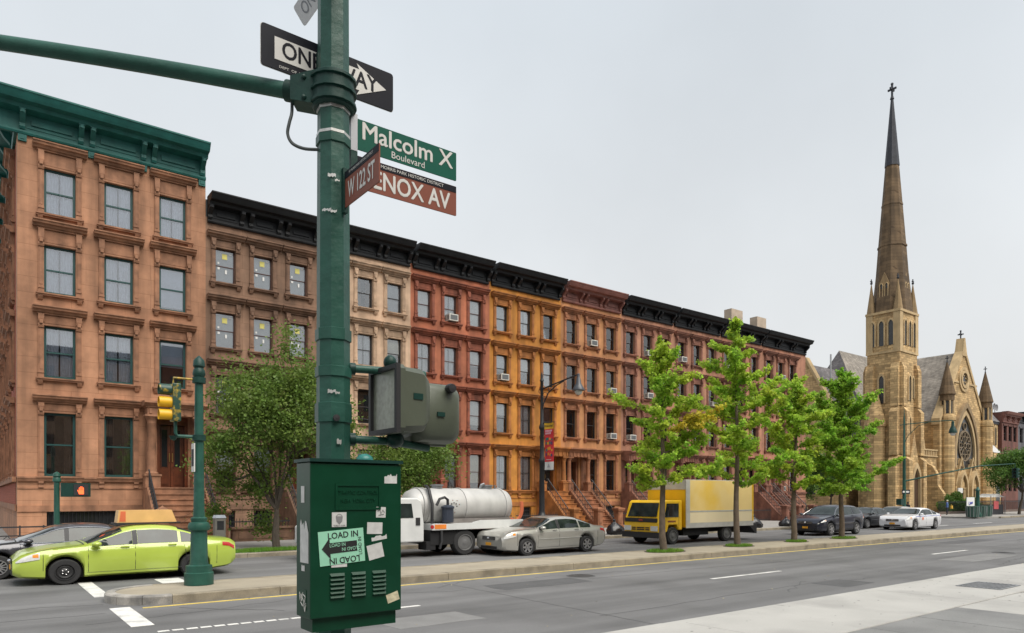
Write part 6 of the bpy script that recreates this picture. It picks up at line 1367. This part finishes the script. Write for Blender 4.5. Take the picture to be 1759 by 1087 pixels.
# corner trash baskets, poster, stall goods, people by the church
gb_ = mat('basket_green', (.05, .11, .085), .55, var=.15); 
for k, x in enumerate((70.6, 72.4, 74.0)):
    t = thing('litter_basket', ['leftmost', 'middle', 'rightmost'][k] + ' of the three green litter baskets at the church corner', 'litter basket', (x, 24.9 + .05 * k, SW), group='green litter baskets'); b = MB(); b.lathe([(.42, 0), (.5, .9), (.53, .92), (.53, .98), (.46, .98)], 12); b.build('basket', gb_, t, smooth=True)
    for q in range(12): MB().tube([(.47 * math.cos(q * .5236), .47 * math.sin(q * .5236), .02), (.54 * math.cos(q * .5236), .54 * math.sin(q * .5236), .93)], .025, 4).build('slat', mat('basket_grey', (.20, .22, .22), .5), t)
cp = thing('corner_post', 'stout green post beside the litter baskets', 'post', (71.5, 24.8, SW)); MB().lathe([(.3, 0), (.3, .25), (.18, .5), (.15, 2.3), (.2, 2.4), (.05, 2.7)], 12).build('post', pole_g, cp, smooth=True)
po = thing('poster_board', 'white poster board with a blue scrawl above the litter baskets', 'poster', (75.5, 26.8, SW)); MB().box(-.9, .9, -.03, .03, .55, 1.75).build('board', sticker_w, po); MB().tube(spline([(-.45, -.035, 1.35), (-.5, -.035, 1.1), (-.25, -.035, 1.05), (-.15, -.035, 1.3), (-.05, -.035, 1.08), (.1, -.035, 1.3), (.2, -.035, 1.1), (.35, -.035, 1.32), (.42, -.035, 1.15)]), .035, 5).build('scrawl', mat('poster_blue', (.05, .06, .35), .6), po); MB().box(-.55, .1, -.036, -.031, .62, .78).build('print_block', mat('poster_brown', (.2, .13, .1), .7), po); MB().tube([(-.8, 0, 0), (-.8, 0, .55)], .04, 5).tube([(.8, 0, 0), (.8, 0, .55)], .04, 5).build('legs', black_m, po)
st_ = thing('street_stall', 'dark street stall with a white canopy and pink goods at the right edge', 'stall', (82.5, 27.5, SW)); MB().box(-1.8, 1.8, -.6, .6, .0, 1.0).build('table', mat('stall_dark', (.03, .03, .035), .7), st_); MB().box(-.9, .3, -.66, -.61, .55, 1.35).build('goods', mat('goods_pink', (.6, .11, .12), .7, var=.2, scale=6), st_)
MB().prism([(-1.9, 1.75), (1.9, 1.75), (0, 2.1)], 'y', -.7, .7).build('canopy', sticker_w, st_)
for s_ in (-1, 1): MB().tube([(s_ * 1.9, -.7, 0), (s_ * 1.9, -.7, 1.9)], .04, 5).build('canopy_pole', steel, st_)
# people: one continuous skinned body each
def person(loc, rz, label, mats, pose=0.0, h=1.5):
    J = [(0, 0, .52), (0, 0, .68), (0, .01, .80), (0, .0, .845), (0, -.01, .90), (0, -.015, .955), (0, 0, .97)]
    R_ = [.085, .075, .09, .035, .055, .058, .03]; E = [(i, i + 1) for i in range(6)]
    def chain(a, pts, rs):
        i = a
        for p, r in zip(pts, rs): J.append(p); R_.append(r); E.append((i, len(J) - 1)); i = len(J) - 1
    for s in (-1, 1):
        st = pose * s
        chain(0, [(s * .055, 0, .48), (s * .06, -st * .5 - .01, .27), (s * .06, st * .6, .045), (s * .06, st * .6 - .07, .02)], [.066, .048, .032, .026])
        chain(2, [(s * .11, 0, .79), (s * .135, .03 + st * .2, .62), (s * .12, -.07 - abs(st) * .3, .50), (s * .11, -.10, .47)], [.045, .035, .026, .022])
    me = bpy.data.meshes.new('person'); me.from_pydata([(x * h, y * h, z * h) for x, y, z in J], E, []); me.update()
    o = bpy.data.objects.new('person_build', me); COL.objects.link(o); md = o.modifiers.new('skin', 'SKIN'); md.use_smooth_shade = True
    for v, r in zip(me.skin_vertices[0].data, R_): v.radius = (r * h, r * h)
    me.skin_vertices[0].data[0].use_root = True; o.modifiers.new('sub', 'SUBSURF').levels = 1
    dg = bpy.context.evaluated_depsgraph_get(); m2 = bpy.data.meshes.new_from_object(o.evaluated_get(dg)); bpy.data.objects.remove(o)
    for m in mats: m2.materials.append(m)
    for p in m2.polygons:
        z = p.center.z / h; p.material_index = 2 if z < .50 else (1 if z < .835 and not (abs(p.center.x) > .10 * h and z < .53) else 0); p.use_smooth = True
    t = thing('person', label, 'person', loc, rz=rz); put('body', m2, t)
    MB().ball((0, .004 * h, .935 * h), .066 * h, 12, 8, .9).build('hair', mats[3], t, smooth=True)
    return t
skin = mat('skin', (.18, .09, .055), .6); hair = mat('hair_dark', (.02, .017, .015), .7); jean = mat('dark_trousers', (.02, .022, .03), .8)
person((66.3, 28.5, 0.0), R(70), 'person in black walking across the side street by the hedge', [skin, mat('coat_black', (.015, .015, .017), .8), jean, hair], .10)
yb = thing('shoulder_bag', 'mustard yellow bag held by the person in the blue shirt', 'bag', (77.0, 29.0, SW + .62)); MB().box(-.16, .16, -.07, .07, 0, .30).build('pouch', mat('bag_mustard', (.55, .33, .04), .7), yb); MB().tube(spline([(-.12, 0, .3), (-.06, 0, .42), (.06, 0, .42), (.12, 0, .3)]), .015, 5).build('strap', mat('bag_strap', (.3, .18, .03), .7), yb)
person((76.5, 29.2, SW), R(190), 'person in a blue shirt standing by the church railings', [skin, mat('shirt_blue', (.06, .11, .28), .8), jean, mat('hat_pale', (.5, .45, .35), .8)], .02)

# ================================================================ trees and planting
bark = mat('bark_grey', (.085, .068, .052), .95, var=.25, scale=6, bump=.6, bscale=22, streak=.2); bark_g = mat('bark_ginkgo', (.13, .098, .07), .95, var=.2, scale=6, bump=.5, bscale=24)
leaf_gk = leaf_mat('ginkgo_leaf', (.40, .56, .065), .36, .025, .6); leaf_gk2 = leaf_mat('ginkgo_leaf_deep', (.29, .48, .055), .36, .02, .6); leaf_y = leaf_mat('ginkgo_leaf_yellow', (.55, .47, .05), .3, .02, .55)
leaf_ol = leaf_mat('street_tree_leaf', (.16, .245, .05), .28, .015, .5); leaf_dk = leaf_mat('dark_leaf', (.105, .20, .04), .35, .015, .45); grass_m = leaf_mat('grass_blade', (.17, .33, .04), .35, .02, .4)
def leaves_mesh(name, C, m, size, rs, flat=.35, sides=4):
    """many small leaf faces at the points C (n,3), random turn"""
    n = len(C); a = rs.uniform(0, 2 * np.pi, n); nz = rs.uniform(-.3, 1, n); q = np.sqrt(np.maximum(0, 1 - nz ** 2))
    N_ = np.stack([q * np.cos(a), q * np.sin(a), nz], 1); N_[:, 2] += flat; N_ /= np.linalg.norm(N_, axis=1)[:, None]
    T = np.cross(N_, rs.normal(size=(n, 3))); T /= np.linalg.norm(T, axis=1)[:, None]; B = np.cross(N_, T); s = size * rs.uniform(.6, 1.25, n)[:, None]
    V = np.stack([C - T * s * .5, C - T * s * .05 + B * s * .42 + N_ * s * .1, C + T * s * .55, C - T * s * .05 - B * s * .42 + N_ * s * .1], 1).reshape(-1, 3)
    me = bpy.data.meshes.new(name); me.vertices.add(4 * n); me.vertices.foreach_set('co', V.ravel()); me.loops.add(4 * n); me.loops.foreach_set('vertex_index', np.arange(4 * n, dtype=np.int32))
    me.polygons.add(n); me.polygons.foreach_set('loop_start', np.arange(0, 4 * n, 4, dtype=np.int32)); me.polygons.foreach_set('loop_total', np.full(n, 4, dtype=np.int32)); me.update(calc_edges=True); me.materials.append(m); return me
def ginkgo(label, loc, H, Wd, seed, clear=2.0, tilt=(0, 0), yellow=None, dens=1.0, long=None, m=None, nbr=22):
    """upright leader, spaced ascending branches sleeved in leaves"""
    rs = np.random.RandomState(seed); t = thing('ginkgo_tree', label, 'tree', loc, group='young ginkgo trees on the median')
    lead = [Vector((tilt[0] * (z / H) + .05 * math.sin(z * 1.3 + seed), tilt[1] * (z / H) + .05 * math.cos(z * 1.1 + seed), z)) for z in np.linspace(0, H, 14)]
    tb = MB(); tb.tube([Vector((0, 0, -.02))] + lead[1:], [.135] + list(np.linspace(.112, .012, 13)), 10)
    tk_ = tb.build('trunk', bark_g, t, smooth=True); C = []; bb = MB(); Y = []
    def pt(z):
        f = z / H * 13; i = min(int(f), 12); return lead[i].lerp(lead[i + 1], f - i)
    def sleeve(pts, r, dn, dst):
        for p, q in zip(pts, pts[1:]):
            L_ = (q - p).length; n = max(3, int(L_ * dn)); u = rs.uniform(0, 1, n)[:, None]; off = rs.normal(size=(n, 3)); off /= np.linalg.norm(off, axis=1)[:, None]
            dst.append(np.array(p)[None] * (1 - u) + np.array(q)[None] * u + off * (r * rs.uniform(.15, 1.0, n) ** .6)[:, None] * np.array([1, 1, .8]))
    az = rs.uniform(0, 6.28)
    for k in range(nbr):
        f = (k + .5) / nbr; z = clear + (H - clear - .2) * f; az += 2.4 + rs.uniform(-.6, .6)
        L_ = Wd * float(np.interp(f, [0, .12, .35, .6, .85, 1], [.8, 1.0, 1.0, .74, .36, .14])) * rs.uniform(.45, 1.2)
        el = rs.uniform(-.05, .45) + .40 * f
        if long and k in long: az, L_, el = long[k]
        p = pt(z); pts = [p]; d = Vector((math.cos(az) * math.cos(el), math.sin(az) * math.cos(el), math.sin(el))); ns = 7
        for s in range(ns):
            d = (d + Vector((rs.uniform(-.16, .16), rs.uniform(-.16, .16), rs.uniform(-.06, .11)))).normalized(); p = p + d * L_ / ns; pts.append(p)
        bb.tube(pts, list(np.linspace(.030 * (1.1 - f * .6), .006, ns + 1)), 5)
        dst = Y if (yellow and k in yellow) else C
        sleeve(pts[1:], .16, 125 * dens, dst)
        if dst is Y: sleeve(pts[1:], .18, 60 * dens, C)
        for s in range(1, ns + 1):       # side shoots, with shorter spurs of their own
            for sd in (-1, 1):
                if rs.rand() < .74:
                    side = Vector((-d.y, d.x, rs.uniform(-.45, .65))).normalized() * 1.0; side = Vector((side.x * sd, side.y * sd, side.z)); l2 = L_ * rs.uniform(.16, .48) * (1.2 - .11 * s) + .06; e = pts[s] + (side * rs.uniform(.6, 1) + d * rs.uniform(.2, .8)).normalized() * l2
                    bb.tube([pts[s], e], [.010, .004], 4); sleeve([pts[s].lerp(e, .2), e], .15, 125 * dens, dst)
                    if l2 > .35:
                        e2 = pts[s].lerp(e, .6) + Vector((rs.uniform(-.3, .3), rs.uniform(-.3, .3), rs.uniform(-.28, .25))); sleeve([pts[s].lerp(e, .6), e2], .14, 105 * dens, dst)
    sleeve([pt(z) for z in np.linspace(clear + (H - clear) * .5, H, 10)], .17, 330 * dens, C); sleeve([pt(H - .05), pt(H - .05) + Vector((0, 0, .22))], .07, 300, C)
    bb.build('branches', bark_g, tk_, smooth=True)
    put('crown', leaves_mesh('crown', np.concatenate(C), m or leaf_gk, .115, rs), t)
    if Y: put('yellow_leaves', leaves_mesh('yellow_leaves', np.concatenate(Y), leaf_y, .115, rs), t)
    return t
ginkgo('ginkgo on the median in front of the yellow truck cab, leftmost of four', (18.55, 15.8, .16), 7.1, 1.95, 11, 2.1, (-.1, .1), yellow=(8,), long={5: (-.35, 2.0, .30), 8: (-.65, 1.9, .42), 10: (-.2, 1.5, .5)})
ginkgo('tallest ginkgo on the median, in front of the yellow cargo box', (22.7, 15.8, .16), 8.4, 2.2, 23, 2.1, (0, .1), long={11: (-.55, 2.1, .5), 9: (2.2, 2.2, .25)})
ginkgo('slender ginkgo on the median, third from the left', (26.7, 15.9, .16), 6.7, 1.9, 35, 2.2, (.15, 0), m=leaf_gk)
ginkgo('broad deep green ginkgo on the median beside the navy SUV', (30.5, 15.9, .16), 7.35, 2.55, 47, 1.9, (.05, 0), dens=1.25, m=leaf_gk2, nbr=30)
def vase_tree(label, loc, H, Rw, seed, m, name='street_tree', clear=1.7, nl=26000, size=.11, group=None, levels=4, tr=.15, bk=None):
    rs = np.random.RandomState(seed); t = thing(name, label, 'tree', loc, group=group); bb = MB(); tips = []
    def grow(p, d, L_, r, lv):
        ns = 4; pts = [p]
        for s in range(ns): d = (d + Vector(tuple(rs.uniform(-.13, .13, 3)))).normalized(); p = p + d * L_ / ns; pts.append(p)
        bb.tube(pts, list(np.linspace(r, r * .62, ns + 1)), 7 if lv < 2 else 4)
        if lv >= 2: tips.append((pts[2], lv)); tips.append((pts[-1], lv))
        elif lv == 1: tips.append((pts[-1], lv)); tips.append((pts[3] + Vector((rs.uniform(-.3, .3), rs.uniform(-.3, .3), rs.uniform(-.35, .1))), lv))
        if lv >= levels: return
        nb = 3 if lv else 6
        for k in range(nb):
            a = 2 * math.pi * (k + rs.uniform(-.3, .3)) / nb; sp_ = rs.uniform(.35, .95) if lv else rs.uniform(.25, .95)
            u = d.orthogonal().normalized(); v = d.cross(u); nd = (d * math.cos(sp_) + (u * math.cos(a) + v * math.sin(a)) * math.sin(sp_)); nd.z += rs.uniform(-.12, .2); nd.normalize()
            grow(pts[-1] if k else pts[-1], nd, L_ * (rs.uniform(.62, .85) if lv else rs.uniform(.95, 1.25)), r * (.55 if lv else .5), lv + 1)
    grow(Vector((0, 0, -.02)), Vector((0, 0, 1)), clear, tr, 0)
    P = np.array([tuple(q[0]) for q in tips]); 
    P0 = P.copy(); k_xy = Rw / np.percentile(np.hypot(P[:, 0], P[:, 1]), 96); k_z = (H - clear) / (np.percentile(P[:, 2], 99) - clear)
    vs = np.array(bb.v); w_ = np.clip((vs[:, 2] - clear * .6) / (clear * .8), 0, 1); vs[:, :2] *= (1 + (k_xy - 1) * w_)[:, None]; vs[:, 2] = np.where(vs[:, 2] > clear, clear + (vs[:, 2] - clear) * k_z, vs[:, 2]); bb.v = [tuple(q) for q in vs]
    P[:, :2] *= k_xy; P[:, 2] = np.where(P[:, 2] > clear, clear + (P[:, 2] - clear) * k_z, P[:, 2])
    tk_ = bb.build('trunk', bk or bark, t, smooth=True)
    wt = rs.uniform(.15, 1.6, len(P)); i = rs.choice(len(P), nl, p=wt / wt.sum()); sg_r = rs.uniform(.12, .36, len(P))[i][:, None]; off = rs.normal(size=(nl, 3)) * sg_r * np.array([1, 1, .8]); put('crown', leaves_mesh('crown', P[i] + off, m, size, rs), t); return t
vase_tree('spreading olive green street tree before the taupe house', (8.55, 24.9, SW), 7.1, 2.5, 5, leaf_ol, nl=36000, size=.10, clear=1.45)
vase_tree('olive green street tree behind the white tank truck', (14.4, 25.0, SW), 5.1, 2.2, 9, leaf_ol, nl=20000, size=.10, clear=1.4, tr=.12)
vase_tree('bushy green tree at the right edge of the picture', (84.5, 25.6, SW), 6.3, 3.1, 15, leaf_dk, nl=22000, size=.17, clear=2.2)
vase_tree('dark green tree beside the last row house', (63.5, 36.5, SW), 6.4, 3.2, 19, leaf_dk, nl=18000, size=.18, clear=2.0); vase_tree('shady green tree against the church south wall', (69.5, 37.5, SW), 5.6, 2.9, 29, leaf_dk, nl=16000, size=.18, clear=1.8)
def mass(name, label, cat, loc, dims, n, m, seed, size):
    rs = np.random.RandomState(seed); P = rs.normal(size=(n, 3)); P /= np.linalg.norm(P, axis=1)[:, None]; P *= rs.uniform(.5, 1, (n, 1)) ** .33; P = P * np.array(dims) * (1 + .25 * np.sin(P[:, :1] * 9) * np.cos(P[:, 2:] * 7)); P[:, 2] = np.abs(P[:, 2])
    t = thing(name, label, cat, loc); put('foliage', leaves_mesh('foliage', P, m, size, rs), t); b = MB()
    for k in range(6): b.tube([(dims[0] * .5 * math.sin(k * 2), 0, -.1), (dims[0] * .7 * math.sin(k * 2 + .4), .1, dims[2] * .7)], .03, 4)
    b.build('stems', bark, t)
mass('hedge', 'dark rounded hedge behind the church railings', 'hedge', (84.5, 31.6, SW), (3.6, .8, 2.0), 9000, leaf_dk, 3, .16); mass('bush', 'low green bush right of the dark hedge', 'bush', (89.5, 31.7, SW), (2.6, .7, 1.5), 5000, leaf_dk, 4, .16)
def grass(name, label, pts, n, seed, h=.10):
    rs = np.random.RandomState(seed); V = []; F = []
    for k in range(n):
        x, y, z, rx, ry = pts[rs.randint(len(pts))]; a, r = rs.uniform(0, 6.28), rs.uniform(0, 1) ** .5; bx_, by_ = x + rx * r * math.cos(a), y + ry * r * math.sin(a); hh = h * rs.uniform(.4, 1.2); d = rs.uniform(-.05, .05, 2); wv = rs.uniform(0, 6.28); wx, wy = .009 * math.cos(wv), .009 * math.sin(wv)
        o = len(V); V += [(bx_ - wx, by_ - wy, z), (bx_ + wx, by_ + wy, z), (bx_ + d[0], by_ + d[1], z + hh)]; F.append((o, o + 1, o + 2))
    b = MB(); b.add(V, F); me = bpy.data.meshes.new(name); me.from_pydata(b.v, [], b.f); me.materials.append(grass_m); o = put(name, me); tag(o, label, 'grass', kind='stuff')
grass('grass', 'tufts of green grass round the median ginkgo trunks', [(18.55, 15.75, .16, .75, .5), (22.7, 15.75, .16, .6, .4), (26.7, 15.8, .16, .5, .35), (30.5, 15.8, .16, .7, .4)], 9000, 3)
grass('grass', 'strip of green grass round the left street tree', [(7.6, 24.6, SW, 1.2, .45), (8.6, 24.7, SW, 1.3, .5)], 7000, 5, .12)
for x, y, z, rx, ry in ((18.55, 15.75, MZ - .006, .85, .55), (22.7, 15.75, MZ - .006, .7, .5), (26.7, 15.8, MZ - .006, .6, .45), (30.5, 15.8, MZ - .006, .8, .5), (8.2, 24.7, SW + .002, 1.9, .55)):
    structure(MB().prism([(x + rx * math.cos(R(20 * k)), y + ry * math.sin(R(20 * k))) for k in range(18)], 'z', z - .02, z + .006).build('tree_pit', soil))
